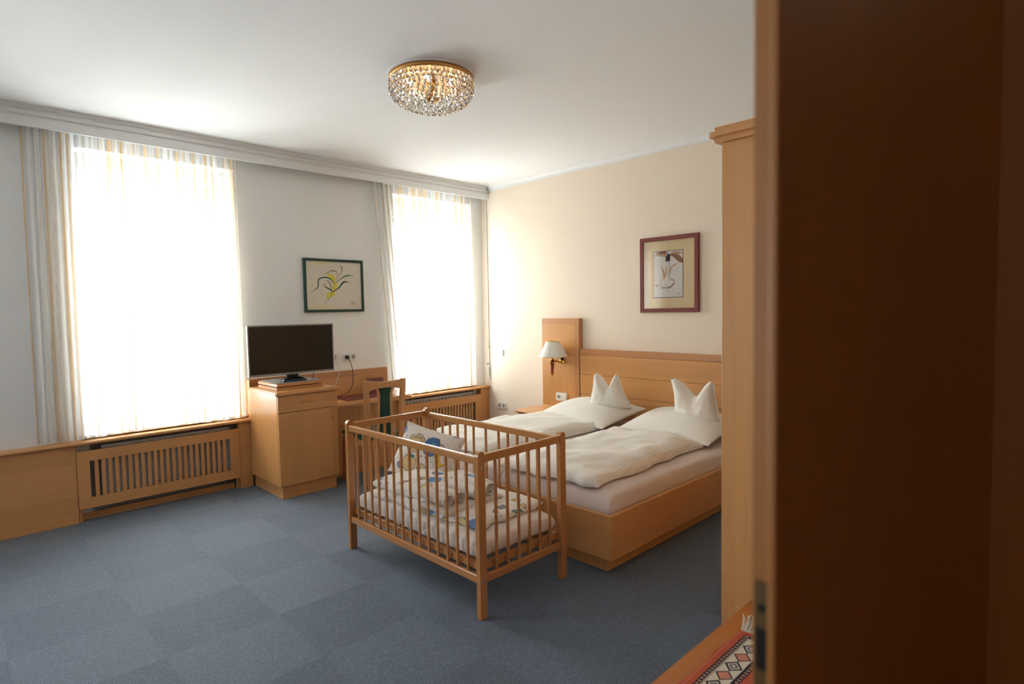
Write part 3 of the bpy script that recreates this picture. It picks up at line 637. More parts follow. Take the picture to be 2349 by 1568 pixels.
# ------------------------------------------------------------------ bed
BX0, BX1, BY = 1.535, 3.42, -2.13
bed = T('double_bed', 'low maple double bed frame with panelled headboard', 'bed', (2.47, -1.1, 0))
M('plinth', box(BX0+.06, 3.361, -2.085, -.06, 0, .086), m_wood['Y'], bed)
M('side_rail', box(BX1-.03, BX1, BY, -.06, .086, .342, .003), m_wood['Y'], bed)
M('side_rail', box(BX0, BX0+.03, BY, -.06, .086, .342, .003), m_wood['Y'], bed)
M('foot_board', box(BX0+.0305, BX1-.0305, BY, BY+.03, .086, .342, .003), m_wood['X'], bed)
M('slat_deck', box(BX0+.031, BX1-.031, BY+.031, -.06, .20, .245), m_wood['X'], bed)
HB1 = 3.47; HY = -.045
hb = M('headboard', box(BX0, HB1, -.04, -.001, .086, 1.096), m_wood['X'], bed)
for z0, z1 in ((.10, .243), (.246, .443), (.446, .641), (.644, .838), (.841, 1.036)):
    M('plank', box(BX0+.001, HB1, HY-.012, -.0405, z0, z1, .002, 1), m_wood['X'], hb)
M('top_band', box(BX0+.001, HB1, HY-.012, -.0405, 1.038, 1.098, .002, 1), m_trim['X'], hb)
def pillar(x0, x1, inner_right, label):
    t = T('headboard_pillar', label, 'panel', ((x0+x1)/2, -.03, 0))
    M('core', box(x0, x1, -.055, -.001, 0, 1.41), m_trim['Z'], t)
    b0, b1 = (x0, x1-.055) if inner_right else (x0+.055, x1)
    M('veneer_panel', box(b0, b1, -.060, -.0551, 0, 1.349), m_wood['Z'], t)
    M('top_band', box(x0, x1, -.060, -.0551, 1.350, 1.412), m_trim['X'], t)
    if inner_right: M('side_band', box(x1-.054, x1, -.060, -.0551, 0, 1.349), m_trim['Z'], t)
    else: M('side_band', box(x0, x0+.054, -.060, -.0551, 0, 1.349), m_trim['Z'], t)
pillar(1.017, 1.528, True, 'tall maple pillar panel carrying the wall lamp')
ns = T('nightstand', 'maple nightstand left of the double bed', 'nightstand', (1.28, -.3, 0))
M('body', box(1.075, 1.50, -.50, -.062, .06, .452, .002, 1), m_wood['Z'], ns)
bm = prism(bmn(), rrect(1.045, 1.52, -.535, -.0615, .02, 4), .4525, .480, 'Z'); bmesh.ops.bevel(bm, geom=[e for e in bm.edges if abs(e.verts[0].co.z-e.verts[1].co.z) < 1e-5], offset=.009, segments=3, affect='EDGES')
M('top_board', bm, m_wood['X'], ns)
nd = M('drawer', box(1.085, 1.49, -.518, -.5005, .27, .445, .002, 1), m_wood['X'], ns); M('knob', lathe(bmn(), [(.006, -.545), (.011, -.54), (.008, -.528), (.006, -.5185)][::-1], (1.29, 0, .36), 12, 'Y'), m_brass, nd)
M('plinth', box(1.09, 1.49, -.48, -.07, 0, .0595), m_wood['X'], ns)

# ------------------------------------------------------------------ bedding
def cloth(name, col, stripes=0, axis='X', rough=.85, wr=.25, scale=9):
    m, nt, p = new_mat(name)
    p.inputs['Base Color'].default_value = col; p.inputs['Roughness'].default_value = rough; p.inputs['Specular IOR Level'].default_value = .2
    p.inputs['Sheen Weight'].default_value = .15
    tc = N(nt, 'ShaderNodeTexCoord'); nz = N(nt, 'ShaderNodeTexNoise'); nz.inputs['Scale'].default_value = scale; nz.inputs['Detail'].default_value = 5; nz.inputs['Distortion'].default_value = .6
    L(nt, tc.outputs['Object'], nz.inputs['Vector'])
    b = N(nt, 'ShaderNodeBump'); b.inputs['Strength'].default_value = wr; b.inputs['Distance'].default_value = .02
    L(nt, nz.outputs['Fac'], b.inputs['Height']); L(nt, b.outputs['Normal'], p.inputs['Normal'])
    if stripes:
        wv = N(nt, 'ShaderNodeTexWave', wave_type='BANDS', bands_direction=axis); wv.inputs['Scale'].default_value = stripes; wv.inputs['Distortion'].default_value = 0
        L(nt, tc.outputs['Object'], wv.inputs['Vector'])
        cr = N(nt, 'ShaderNodeValToRGB'); cr.color_ramp.elements[0].position = .42; cr.color_ramp.elements[1].position = .58
        cr.color_ramp.elements[0].color = tuple(c*.93 for c in col[:3])+(1,); cr.color_ramp.elements[1].color = col
        L(nt, wv.outputs['Fac'], cr.inputs['Fac']); L(nt, cr.outputs['Color'], p.inputs['Base Color'])
        mr = N(nt, 'ShaderNodeMapRange'); mr.inputs['To Min'].default_value = .9; mr.inputs['To Max'].default_value = .55; L(nt, wv.outputs['Fac'], mr.inputs['Value']); L(nt, mr.outputs['Result'], p.inputs['Roughness'])
    return m
m_sheet = cloth('fitted_sheet', lin(228, 212, 204), wr=.15, scale=5)
IV = lin(250, 245, 235)
m_duvet = cloth('damask_duvet', IV, 15.0, 'X', wr=.3, scale=7)
m_pillow = cloth('striped_pillowcase', IV, 20.0, 'Y', wr=.2, scale=5)
m_decor = cloth('decor_pillow', IV, 0, wr=.3, scale=10)
m_cribsheet = cloth('crib_sheet', lin(236, 224, 212), wr=.35, scale=8)
m_terry = cloth('terry_towel', lin(240, 226, 212), wr=.6, scale=160)
def puff(bm, w_, l_, t, zb=0, n=36, p=6, q=.42, pinch=0, nz=.012, ns_=3.0, seed=0, edge=.0, botf=0.25, crown=0, ripple=0):
    """closed cushion-like sheet body centred on the origin, lying on z=zb"""
    def xy(u, v):
        x = u*w_/2*(1-pinch*(1-v*v)*abs(u)**1.5); y = v*l_/2*(1-pinch*(1-u*u)*abs(v)**1.5)
        x += edge*noise.noise(Vector((v*3, u*.7, seed+5))); y += edge*noise.noise(Vector((u*3, v*.7, seed+9)))
        return x, y
    top, bot = [], []
    for j in range(n+1):
        rt, rb = [], []
        for i in range(n+1):
            # denser towards the rim
            u = math.sin((2*i/n-1)*PI/2*.93)/math.sin(PI/2*.93); v = math.sin((2*j/n-1)*PI/2*.93)/math.sin(PI/2*.93)
            e = max(0, (1-abs(u)**p)*(1-abs(v)**p))**q
            x, y = xy(u, v)
            d = nz*noise.noise(Vector((x*ns_, y*ns_, seed)))+nz*.5*noise.noise(Vector((x*ns_*2.7, y*ns_*2.7, seed+3)))
            rp = ripple*math.sin(x*46+6*noise.noise(Vector((x*3, y*3, seed))))*(abs(v)**3)
            z = t*e+(d+rp)*e+crown*(1-u*u)*(1-v*v)*t
            rim = i in (0, n) or j in (0, n)
            zz = zb+t*botf*.5
            if rim:
                vt = bm.verts.new((x, y, zb+t*botf)); rt.append(vt); rb.append(vt)
            else:
                rt.append(bm.verts.new((x, y, zb+t*botf+z*(1-botf)))); rb.append(bm.verts.new((x, y, zb+t*botf*(1-e))))
        top.append(rt); bot.append(rb)
    for j in range(n):
        for i in range(n):
            bm.faces.new((top[j][i], top[j][i+1], top[j+1][i+1], top[j+1][i]))
            f = (bot[j][i], bot[j+1][i], bot[j+1][i+1], bot[j][i+1])
            try: bm.faces.new(f)
            except ValueError: pass
    return bm
def place(o, loc, rot=(0, 0, 0)): o.location = loc; o.rotation_euler = rot; return o
for x0, x1, lab, sd in ((1.572, 2.468, 'left mattress under a pinkish white fitted sheet', 1), (2.472, 3.382, 'right mattress under a pinkish white fitted sheet nearest wardrobe', 2)):
    bm = puff(bmn(), x1-x0, 2.03, .20, 0, n=40, p=26, q=.30, nz=.004, seed=sd, botf=.45)
    o = M('mattress', bm, m_sheet, None, lab, 'mattress', group='bed mattresses', local=True, smooth=True); place(o, ((x0+x1)/2, -1.075, .246))
MZ = .440
o = M('duvet', puff(bmn(), .80, 1.36, .115, 0, n=56, p=7, q=.40, nz=.040, ns_=3.2, seed=11, edge=.05, botf=.22, pinch=.02, ripple=.006), m_duvet, None, 'folded ivory striped duvet on the left mattress', 'duvet', group='folded ivory duvets', local=True, smooth=True)
place(o, (1.83, -1.30, MZ), (0, 0, math.radians(-3)))
o = M('duvet', puff(bmn(), .78, 1.36, .112, 0, n=56, p=7, q=.40, nz=.040, ns_=3.4, seed=23, edge=.05, botf=.22, pinch=.02, ripple=.006), m_duvet, None, 'folded ivory striped duvet on the right mattress', 'duvet', group='folded ivory duvets', local=True, smooth=True)
place(o, (2.86, -1.40, MZ), (0, 0, math.radians(2)))
for cx, cy, rz, lab, sd in ((1.93, -.415, -4, 'large ivory pillow on the nightstand side of the bed', 31), (2.88, -.41, -3, 'large ivory pillow at the wardrobe side of the bed', 37)):
    o = M('pillow', puff(bmn(), .88, .64, .19, 0, n=40, p=2.3, q=.62, nz=.015, ns_=4, seed=sd, botf=.38, pinch=.07), m_pillow, None, lab, 'pillow', group='large bed pillows', local=True, smooth=True)
    place(o, (cx, cy, MZ+.022), (math.radians(9), 0, math.radians(rz)))
def decor(loc, rz, wd, he, hv, T_, lab, seed, lean=6, taper=.10):
    bm = bmn(); n = 30; F, B = [], []
    for j in range(n+1):
        v = j/n; rf, rb = [], []
        for i in range(n+1):
            u = 2*i/n-1
            H = hv+(he-hv)*(1-math.cos(PI*min(1, abs(u)**.85)))/2
            wdt = wd/2*(1-.10*math.sin(PI*v)+.02*(1-v))*(1-taper*v)
            x = u*wdt; z = H*v
            e = max(0, (1-abs(u)**3.2)*(1-(abs(2*v-1))**4))**.5
            mid = max(0, 1-abs(u)*1.7)
            e *= 1-.45*mid*v**2
            d = .010*noise.noise(Vector((u*2.5, v*2.5, seed)))+.006*noise.noise(Vector((u*6, v*6, seed)))
            yy = T_*e+d*e
            curl = -.05*abs(u)**2*v**1.5
            if i in (0, n) or j in (0, n):
                q_ = bm.verts.new((x, curl, z)); rf.append(q_); rb.append(q_)
            else:
                rf.append(bm.verts.new((x, -yy*(1.0 if v > .2 else 1.0)+curl, z))); rb.append(bm.verts.new((x, yy*.85+curl, z)))
        F.append(rf); B.append(rb)
    for j in range(n):
        for i in range(n):
            bm.faces.new((F[j][i], F[j][i+1], F[j+1][i+1], F[j+1][i]))
            try: bm.faces.new((B[j][i], B[j+1][i], B[j+1][i+1], B[j][i+1]))
            except ValueError: pass
    t = T('cushion', lab, 'cushion', loc, group='small standing cushions'); t.rotation_euler = (math.radians(lean), 0, math.radians(rz))
    M('cover', bm, m_decor, t, local=True, smooth=True)
    for s in (-1, 1):
        q2 = []; fl = bmn()
        for j in range(n+1):
            v = .96*j/n; wdt = wd/2*(1-.10*math.sin(PI*v)+.02*(1-v))*(1-taper*v); q2.append((s*wdt, -.05*v**1.5, he*v))
        for (a, b2), (c_, d_) in zip([((p[0]-s*.002, p[1], p[2]), (p[0]+s*.014, p[1]+.002*math.sin(9*p[2]*30), p[2])) for p in q2], [((p[0]-s*.002, p[1], p[2]), (p[0]+s*.014, p[1]+.002*math.sin(9*p[2]*30), p[2])) for p in q2][1:]):
            A = [fl.verts.new(x) for x in (a, b2, d_, c_)]; fl.faces.new(A)
        bmesh.ops.remove_doubles(fl, verts=fl.verts, dist=1e-5)
        M('flange', fl, m_decor, t, local=True, smooth=True)
decor((2.14, -.38, .600), 14, .41, .325, .20, .095, 'small ivory cushion with two close peaks standing on left pillow', 41, taper=.50)
decor((3.02, -.40, .600), -2, .40, .335, .19, .085, 'small ivory cushion with two wide peaks standing on right pillow', 47)

# ------------------------------------------------------------------ wall lamp on the pillar
wl = T('wall_lamp', 'brass wall lamp with ivory shade on the pillar', 'lamp', (1.30, -.06, .96))
m_shade, nt, p = new_mat('lamp_shade'); p.inputs['Base Color'].default_value = lin(240, 236, 226); p.inputs['Roughness'].default_value = .8; p.inputs['Transmission Weight'].default_value = 0
p.inputs['Subsurface Weight'].default_value = .0
LC = (1.30, -.20)
bm = lathe(bmn(), [(.150, 1.018), (.0725, 1.178), (.0705, 1.178), (.148, 1.018)], (LC[0], LC[1], 0), 40)
M('shade', bm, m_shade, wl, smooth=False)
for r, z in ((.1505, 1.018), (.073, 1.178)):
    M('gold_trim', tube(bmn(), [(LC[0]+r*math.cos(2*PI*i/48), LC[1]+r*math.sin(2*PI*i/48), z) for i in range(49)], .0025, 6), m_brass, wl, smooth=True)
M('shade_spider', tube(bmn(), [(LC[0]-.072, LC[1], 1.176), (LC[0]+.072, LC[1], 1.176)], .0015, 5), m_brass, wl)
m_red = wood('red_stained_handle', lin(158, 78, 38), 'Z', strip=.5, rough=.25)
M('handle', lathe(bmn(), [(.013, .832), (.024, .955)], (LC[0]-.02, LC[1], 0), 16), m_red, wl, smooth=True)
M('finial', lathe(bmn(), [(0, .806), (.007, .810), (.009, .818), (.006, .824), (.013, .828), (.013, .833)], (LC[0]-.02, LC[1], 0), 16), m_brass, wl, smooth=True)
M('collar', lathe(bmn(), [(.026, .954), (.026, .962), (.014, .97), (.012, .99), (.012, 1.06), (0.006, 1.065), (.006, 1.176)], (LC[0]-.02, LC[1], 0), 16), m_brass, wl, smooth=True)
M('arm', tube(bmn(), bez([(LC[0]-.02, LC[1], .985), (LC[0]-.01, LC[1]+.05, .965), (LC[0]+.0, LC[1]+.10, .955), (LC[0], -.065, .965)], 6), .009, 10), m_brass, wl, smooth=True)
M('wall_rose', lathe(bmn(), [(.034, -.0605), (.034, -.067), (.022, -.078), (.012, -.085)], (LC[0], 0, .965), 24, 'Y'), m_brass, wl, smooth=True)

# ------------------------------------------------------------------ crib
cx0, cx1, cyf, cyb = 1.955, 3.236, -2.945, -2.297
crib = T('baby_crib', 'wooden barred baby crib at the foot of the bed', 'crib', ((cx0+cx1)/2, (cyf+cyb)/2, 0))
def post(x0, y0, lab=None):
    w_, d = .045, .028
    pts = [(y0, 0), (y0+w_, 0), (y0+w_, .805)]+[(y0+w_/2+w_/2*math.cos(a), .805+.024*math.sin(a)) for a in [PI*i/8 for i in range(1, 8)]]+[(y0, .805)]
    bm = prism(bmn(), pts, x0, x0+d, 'X')
    o = M('post', bm, m_crib['Z'], crib)
    return o
ps = {}
for x0 in (cx0, cx1-.028):
    for y0 in (cyf, cyb-.045): ps[(x0, y0)] = post(x0, y0)
for (x0, y0), o in ps.items():
    for zz in (.745, .190):
        xx = x0+.028 if x0 > 2.5 else x0
        M('bolt', lathe(bmn(), [(.007, 0), (.007, .0015), (.004, .003)] if x0 > 2.5 else [(.004, -.003), (.007, -.0015), (.007, 0)], (xx, y0+.0225, zz), 12, 'X'), m_steel, o)
ZB0, ZB1, ZT0, ZT1 = .172, .213, .762, .800
yf0, yf1 = cyf+.006, cyf+.030; yb0, yb1 = cyb-.030, cyb-.006
xi0, xi1 = cx0+.0285, cx1-.0285
for y0, y1 in ((yf0, yf1), (yb0, yb1)):
    M('top_rail', box(xi0, xi1, y0, y1, ZT0, ZT1, .005), m_crib['X'], crib); M('bottom_rail', box(xi0, xi1, y0, y1, ZB0, ZB1, .004), m_crib['X'], crib)
for x0 in (cx0+.003, cx1-.025):
    M('end_rail', box(x0, x0+.022, cyf+.0455, cyb-.0455, ZT0+.008, ZT1+.012, .005), m_crib['Y'], crib); M('end_rail', box(x0, x0+.022, cyf+.0455, cyb-.0455, ZB0, ZB1, .004), m_crib['Y'], crib)
me_b = bpy.data.meshes.new('bar'); b = box(-.0075, .0075, -.006, .006, 0, ZT0-ZB1+.004, .003, 2); b.to_mesh(me_b); b.free(); me_b.materials.append(m_crib['Z'])
nb = 14; st_ = (xi1-xi0)/(nb+1)
for k in range(nb): inst('bar', me_b, crib, (xi0+st_*(k+1), (yf0+yf1)/2, ZB1-.002))
bs = [1, 2, 3, 4, 5, 6, 7.45, 8.9, 9.9, 10.9, 11.9, 12.9, 13.9]
for k in bs: inst('bar', me_b, crib, (xi0+st_*k, (yb0+yb1)/2, ZB1-.002))
for x0 in (cx0+.014, cx1-.014):
    for k in range(6): inst('bar', me_b, crib, (x0, cyf+.0455+(cyb-cyf-.091)*(k+1)/7, ZB1-.002), (0, 0, PI/2), (1, 1, 1.015))
base = M('base_frame', box(xi0+.004, xi1-.004, cyf+.034, cyf+.054, .222, .262, .002, 1), m_crib['X'], crib)
M('base_rail', box(xi0+.004, xi1-.004, cyb-.054, cyb-.034, .222, .262, .002, 1), m_crib['X'], base)
for x0 in (xi0+.004, xi1-.026): M('base_rail', box(x0, x0+.022, cyf+.0545, cyb-.0545, .222, .262, .002, 1), m_crib['Y'], base)
for k in range(9): M('base_slat', box(xi0+.09+k*.125, xi0+.15+k*.125, cyf+.0545, cyb-.0545, .250, .2615), m_crib['Y'], base)
o = M('crib_mattress', puff(bmn(), xi1-xi0-.04, cyb-cyf-.082, .112, 0, n=44, p=16, q=.34, nz=.010, ns_=6, seed=5, botf=.42, edge=.01), m_cribsheet, None, 'thin white mattress inside the wooden crib', 'mattress', local=True, smooth=True)
place(o, ((xi0+xi1)/2, (cyf+cyb)/2, .2625))
CM = .372
# printed nursery cloth: pale ground with scattered soft coloured shapes and thin dark outlines
def nursery(name, scale, seed, dens=.55, bear=False):
    m, nt, p = new_mat(name); tc = N(nt, 'ShaderNodeTexCoord'); mp = N(nt, 'ShaderNodeMapping'); mp.inputs['Location'].default_value = (seed, seed*1.7, seed*.3)
    L(nt, tc.outputs['Object'], mp.inputs['Vector'])
    wz = N(nt, 'ShaderNodeTexNoise'); wz.inputs['Scale'].default_value = 22; L(nt, mp.outputs[0], wz.inputs['Vector'])
    wm = N(nt, 'ShaderNodeVectorMath', operation='MULTIPLY_ADD'); L(nt, wz.outputs['Color'], wm.inputs[0]); wm.inputs[1].default_value = (.05, .05, .05); L(nt, mp.outputs[0], wm.inputs[2])
    vo = N(nt, 'ShaderNodeTexVoronoi', feature='F1'); vo.inputs['Scale'].default_value = scale; L(nt, wm.outputs[0], vo.inputs['Vector'])
    sc = N(nt, 'ShaderNodeSeparateColor'); L(nt, vo.outputs['Color'], sc.inputs[0])
    cr = N(nt, 'ShaderNodeValToRGB'); cr.color_ramp.interpolation = 'CONSTANT'; e = cr.color_ramp.elements
    e[0].position = 0; e[0].color = lin(112, 150, 196); e[1].position = .26; e[1].color = lin(222, 198, 150)
    for pz, c_ in ((.52, lin(226, 216, 190)), (.66, lin(232, 196, 96)), (.76, lin(214, 160, 164)), (.86, lin(110, 160, 146)), (.93, lin(150, 156, 176))): q = e.new(pz); q.color = c_
    L(nt, sc.outputs[0], cr.inputs['Fac'])
    rad = N(nt, 'ShaderNodeMath', operation='MULTIPLY_ADD'); rad.inputs[1].default_value = .30; rad.inputs[2].default_value = .18; L(nt, sc.outputs[1], rad.inputs[0])
    ls = N(nt, 'ShaderNodeMath', operation='LESS_THAN'); L(nt, vo.outputs['Distance'], ls.inputs[0]); L(nt, rad.outputs[0], ls.inputs[1])
    on_ = N(nt, 'ShaderNodeMath', operation='LESS_THAN'); L(nt, sc.outputs[2], on_.inputs[0]); on_.inputs[1].default_value = dens
    an = N(nt, 'ShaderNodeMath', operation='MULTIPLY'); L(nt, ls.outputs[0], an.inputs[0]); L(nt, on_.outputs[0], an.inputs[1])
    mx = N(nt, 'ShaderNodeMix', data_type='RGBA'); mx.inputs['A'].default_value = lin(240, 231, 220); L(nt, an.outputs[0], mx.inputs['Factor']); L(nt, cr.outputs['Color'], mx.inputs['B'])
    # outlines: where the distance is close to the radius
    sb = N(nt, 'ShaderNodeMath', operation='SUBTRACT'); L(nt, vo.outputs['Distance'], sb.inputs[0]); L(nt, rad.outputs[0], sb.inputs[1])
    ab = N(nt, 'ShaderNodeMath', operation='ABSOLUTE'); L(nt, sb.outputs[0], ab.inputs[0]); ol = N(nt, 'ShaderNodeMath', operation='LESS_THAN'); L(nt, ab.outputs[0], ol.inputs[0]); ol.inputs[1].default_value = .022
    n2 = N(nt, 'ShaderNodeTexNoise'); n2.inputs['Scale'].default_value = 30; n2.inputs['Detail'].default_value = 1; L(nt, mp.outputs[0], n2.inputs['Vector'])
    s2_ = N(nt, 'ShaderNodeMath', operation='SUBTRACT'); L(nt, n2.outputs['Fac'], s2_.inputs[0]); s2_.inputs[1].default_value = .5
    a2 = N(nt, 'ShaderNodeMath', operation='ABSOLUTE'); L(nt, s2_.outputs[0], a2.inputs[0]); l2 = N(nt, 'ShaderNodeMath', operation='LESS_THAN'); L(nt, a2.outputs[0], l2.inputs[0]); l2.inputs[1].default_value = .008
    gate = N(nt, 'ShaderNodeMath', operation='GREATER_THAN'); L(nt, wz.outputs['Fac'], gate.inputs[0]); gate.inputs[1].default_value = .52
    l2g = N(nt, 'ShaderNodeMath', operation='MULTIPLY'); L(nt, l2.outputs[0], l2g.inputs[0]); L(nt, gate.outputs[0], l2g.inputs[1])
    olo = N(nt, 'ShaderNodeMath', operation='MULTIPLY'); L(nt, ol.outputs[0], olo.inputs[0]); L(nt, on_.outputs[0], olo.inputs[1])
    mo = N(nt, 'ShaderNodeMath', operation='MAXIMUM'); L(nt, olo.outputs[0], mo.inputs[0]); L(nt, l2g.outputs[0], mo.inputs[1])
    mx2 = N(nt, 'ShaderNodeMix', data_type='RGBA'); L(nt, mo.outputs[0], mx2.inputs['Factor']); L(nt, mx.outputs['Result'], mx2.inputs['A']); mx2.inputs['B'].default_value = lin(120, 112, 110)
    colr = mx2.outputs['Result']
    if bear:      # a plain teddy face, a balloon and a moon among the smaller motifs
        sx = N(nt, 'ShaderNodeSeparateXYZ'); L(nt, tc.outputs['Object'], sx.inputs[0])
        def spot(prev, cx, cy, rx, ry, c_):
            t_ = []
            for ax_, c0_, r_ in (('X', cx, rx), ('Y', cy, ry)):
                q1 = N(nt, 'ShaderNodeMath', operation='SUBTRACT'); L(nt, sx.outputs[ax_], q1.inputs[0]); q1.inputs[1].default_value = c0_
                q2 = N(nt, 'ShaderNodeMath', operation='DIVIDE'); L(nt, q1.outputs[0], q2.inputs[0]); q2.inputs[1].default_value = r_
                q3 = N(nt, 'ShaderNodeMath', operation='MULTIPLY'); L(nt, q2.outputs[0], q3.inputs[0]); L(nt, q2.outputs[0], q3.inputs[1]); t_.append(q3)
            q = N(nt, 'ShaderNodeMath', operation='ADD'); L(nt, t_[0].outputs[0], q.inputs[0]); L(nt, t_[1].outputs[0], q.inputs[1])
            k = N(nt, 'ShaderNodeMath', operation='LESS_THAN'); L(nt, q.outputs[0], k.inputs[0]); k.inputs[1].default_value = 1.0
            m_ = N(nt, 'ShaderNodeMix', data_type='RGBA'); L(nt, k.outputs[0], m_.inputs['Factor']); L(nt, prev, m_.inputs['A']); m_.inputs['B'].default_value = c_; return m_.outputs['Result']
        tan, ink, blu, yel = lin(226, 200, 150), lin(90, 74, 60), lin(84, 124, 172), lin(234, 190, 74)
        def ringed(prev, cx, cy, rx, ry, c_): return spot(spot(prev, cx, cy, rx+.003, ry+.003, ink), cx, cy, rx, ry, c_)
        colr = ringed(colr, .045, .05, .055, .062, blu); colr = spot(colr, .05, .05, .018, .03, lin(110, 160, 160)); colr = ringed(colr, .135, -.01, .034, .05, yel); colr = spot(colr, .155, .01, .028, .045, lin(236, 226, 214))
        colr = ringed(colr, -.07, -.09, .05, .05, tan)
        for ex in (-.115, -.035): colr = ringed(colr, ex, .075, .016, .016, tan)
        colr = ringed(colr, -.075, .03, .055, .05, tan); colr = ringed(colr, -.07, .012, .02, .015, lin(238, 222, 190)); colr = spot(colr, -.07, .018, .007, .005, ink)
        for ex in (-.095, -.052): colr = spot(colr, ex, .042, .006, .008, ink)
        colr = spot(colr, -.07, -.045, .03, .012, lin(88, 140, 130))
    L(nt, colr, p.inputs['Base Color']); p.inputs['Roughness'].default_value = .85; p.inputs['Specular IOR Level'].default_value = .2
    b = N(nt, 'ShaderNodeBump'); b.inputs['Strength'].default_value = .3; b.inputs['Distance'].default_value = .02
    n3 = N(nt, 'ShaderNodeTexNoise'); n3.inputs['Scale'].default_value = 11; n3.inputs['Detail'].default_value = 4; L(nt, tc.outputs['Object'], n3.inputs['Vector']); L(nt, n3.outputs['Fac'], b.inputs['Height']); L(nt, b.outputs['Normal'], p.inputs['Normal'])
    return m
m_nb = nursery('nursery_blanket_print', 9.5, 2.3, .72); m_np = nursery('nursery_pillow_print', 10, 7.9, .6, bear=True)
bm = puff(bmn(), .98, .53, .060, 0, n=36, p=9, q=.42, nz=.016, ns_=6, seed=61, edge=.03, botf=.35)
b2 = puff(bmn(), .60, .50, .085, .040, n=36, p=5, q=.45, nz=.022, ns_=6, seed=67, edge=.03, botf=.3); bmesh.ops.translate(b2, vec=(-.20, .01, 0), verts=b2.verts)
tmp = bpy.data.meshes.new('t'); b2.to_mesh(tmp); b2.free(); bm.from_mesh(tmp); bpy.data.meshes.remove(tmp)
o = M('crib_blanket', bm, m_nb, None, 'folded nursery print blanket lying in the crib', 'blanket', local=True, smooth=True); place(o, (2.61, -2.605, CM-.004), (0, 0, math.radians(3)))
o = M('crib_pillow', puff(bmn(), .46, .36, .13, 0, n=32, p=2.6, q=.6, nz=.012, ns_=6, seed=71, botf=.4, pinch=.08), m_np, None, 'nursery print pillow standing against the crib bars', 'pillow', local=True, smooth=True)
place(o, (2.16, -2.44, .535), (math.radians(62), math.radians(12), math.radians(24)))
def spiral(turns, r0, r1, th, flat, n=60):
    a = []; 
    for i in range(n+1):
        t = i/n; r = r0+(r1-r0)*t; an = turns*2*PI*t; a.append((r*math.cos(an), r*math.sin(an)*flat))
    inner = []
    for i in range(n+1):
        t = i/n; r = max(.001, r0+(r1-r0)*t-th); an = turns*2*PI*t; inner.append((r*math.cos(an), r*math.sin(an)*flat))
    return a, inner
def towel_roll(x0, x1, yc, zc, r, label, spans):
    """a towel whose two ends are rolled towards each other; axis along x"""
    bm = bmn()
    for s, dy in spans:
        o_, i_ = spiral(2.6, .006, r, .0075, .86)
        o_ = [(s*p_[0], p_[1]) for p_ in o_]; i_ = [(s*p_[0], p_[1]) for p_ in i_]
        quad = []
        for (oy, oz), (iy, iz) in zip(o_, i_):
            quad.append([bm.verts.new((x, yc+dy+yy, zc+zz)) for x in (x0, x1) for yy, zz in ((oy, oz), (iy, iz))])
        for A, B in zip(quad, quad[1:]):
            bm.faces.new((A[0], B[0], B[2], A[2])); bm.faces.new((A[1], A[3], B[3], B[1])); bm.faces.new((A[0], A[1], B[1], B[0])); bm.faces.new((A[2], B[2], B[3], A[3]))
        bm.faces.new(quad[-1][:2]+quad[-1][2:][::-1])
    M('rolled_towel', bm, m_terry, None, label, 'towel', group='rolled towels in the crib', smooth=False)
TZ = CM+.054
ft = bmn(); puff(ft, .26, .42, .034, 0, n=24, p=14, q=.4, nz=.004, seed=81, botf=.4)
o = M('folded_towel', ft, m_terry, None, 'flat folded towel under the two rolled towels', 'towel', local=True, smooth=True); place(o, (2.78, -2.68, TZ-.008), (0, 0, math.radians(2)))
towel_roll(2.64, 2.87, -2.80, TZ+.060, .040, 'rolled white towel nearest the front crib bars', ((1, -.038), (-1, .038)))
towel_roll(2.66, 2.89, -2.60, TZ+.064, .045, 'rolled white towel farther from the front crib bars', ((1, -.044), (-1, .044)))

# ------------------------------------------------------------------ chair
ch = T('dining_chair', 'wooden chair with green dotted splat at the desk', 'chair', (1.02, -2.07, 0), rz=math.radians(77.3))
m_chair = {a: wood('chair_beech_'+a, lin(206, 150, 96), a, strip=.6, amt=.06, samt=.03) for a in 'XYZ'}
m_chairred = wood('chair_leg_stain', lin(176, 104, 52), 'Z', strip=.6, amt=.06, samt=.03)
def fabric_dots():
    m, nt, p = new_mat('green_dotted_fabric'); tc = N(nt, 'ShaderNodeTexCoord'); mp = N(nt, 'ShaderNodeMapping'); mp.inputs['Rotation'].default_value = (0, PI/4, 0); mp.inputs['Scale'].default_value = (62, 62, 62)
    L(nt, tc.outputs['Object'], mp.inputs['Vector']); sx = N(nt, 'ShaderNodeSeparateXYZ'); L(nt, mp.outputs[0], sx.inputs[0]); d2 = []
    for a in ('X', 'Z'):
        fr_ = N(nt, 'ShaderNodeMath', operation='FRACT'); L(nt, sx.outputs[a], fr_.inputs[0]); sb = N(nt, 'ShaderNodeMath', operation='SUBTRACT'); L(nt, fr_.outputs[0], sb.inputs[0]); sb.inputs[1].default_value = .5
        pw = N(nt, 'ShaderNodeMath', operation='MULTIPLY'); L(nt, sb.outputs[0], pw.inputs[0]); L(nt, sb.outputs[0], pw.inputs[1]); d2.append(pw)
    ad = N(nt, 'ShaderNodeMath', operation='ADD'); L(nt, d2[0].outputs[0], ad.inputs[0]); L(nt, d2[1].outputs[0], ad.inputs[1])
    ls = N(nt, 'ShaderNodeMath', operation='LESS_THAN'); L(nt, ad.outputs[0], ls.inputs[0]); ls.inputs[1].default_value = .022
    mx = N(nt, 'ShaderNodeMix', data_type='RGBA'); mx.inputs['A'].default_value = lin(20, 62, 48); mx.inputs['B'].default_value = lin(150, 176, 150); L(nt, ls.outputs[0], mx.inputs['Factor']); L(nt, mx.outputs['Result'], p.inputs['Base Color'])
    p.inputs['Roughness'].default_value = .9; p.inputs['Sheen Weight'].default_value = .1; return m
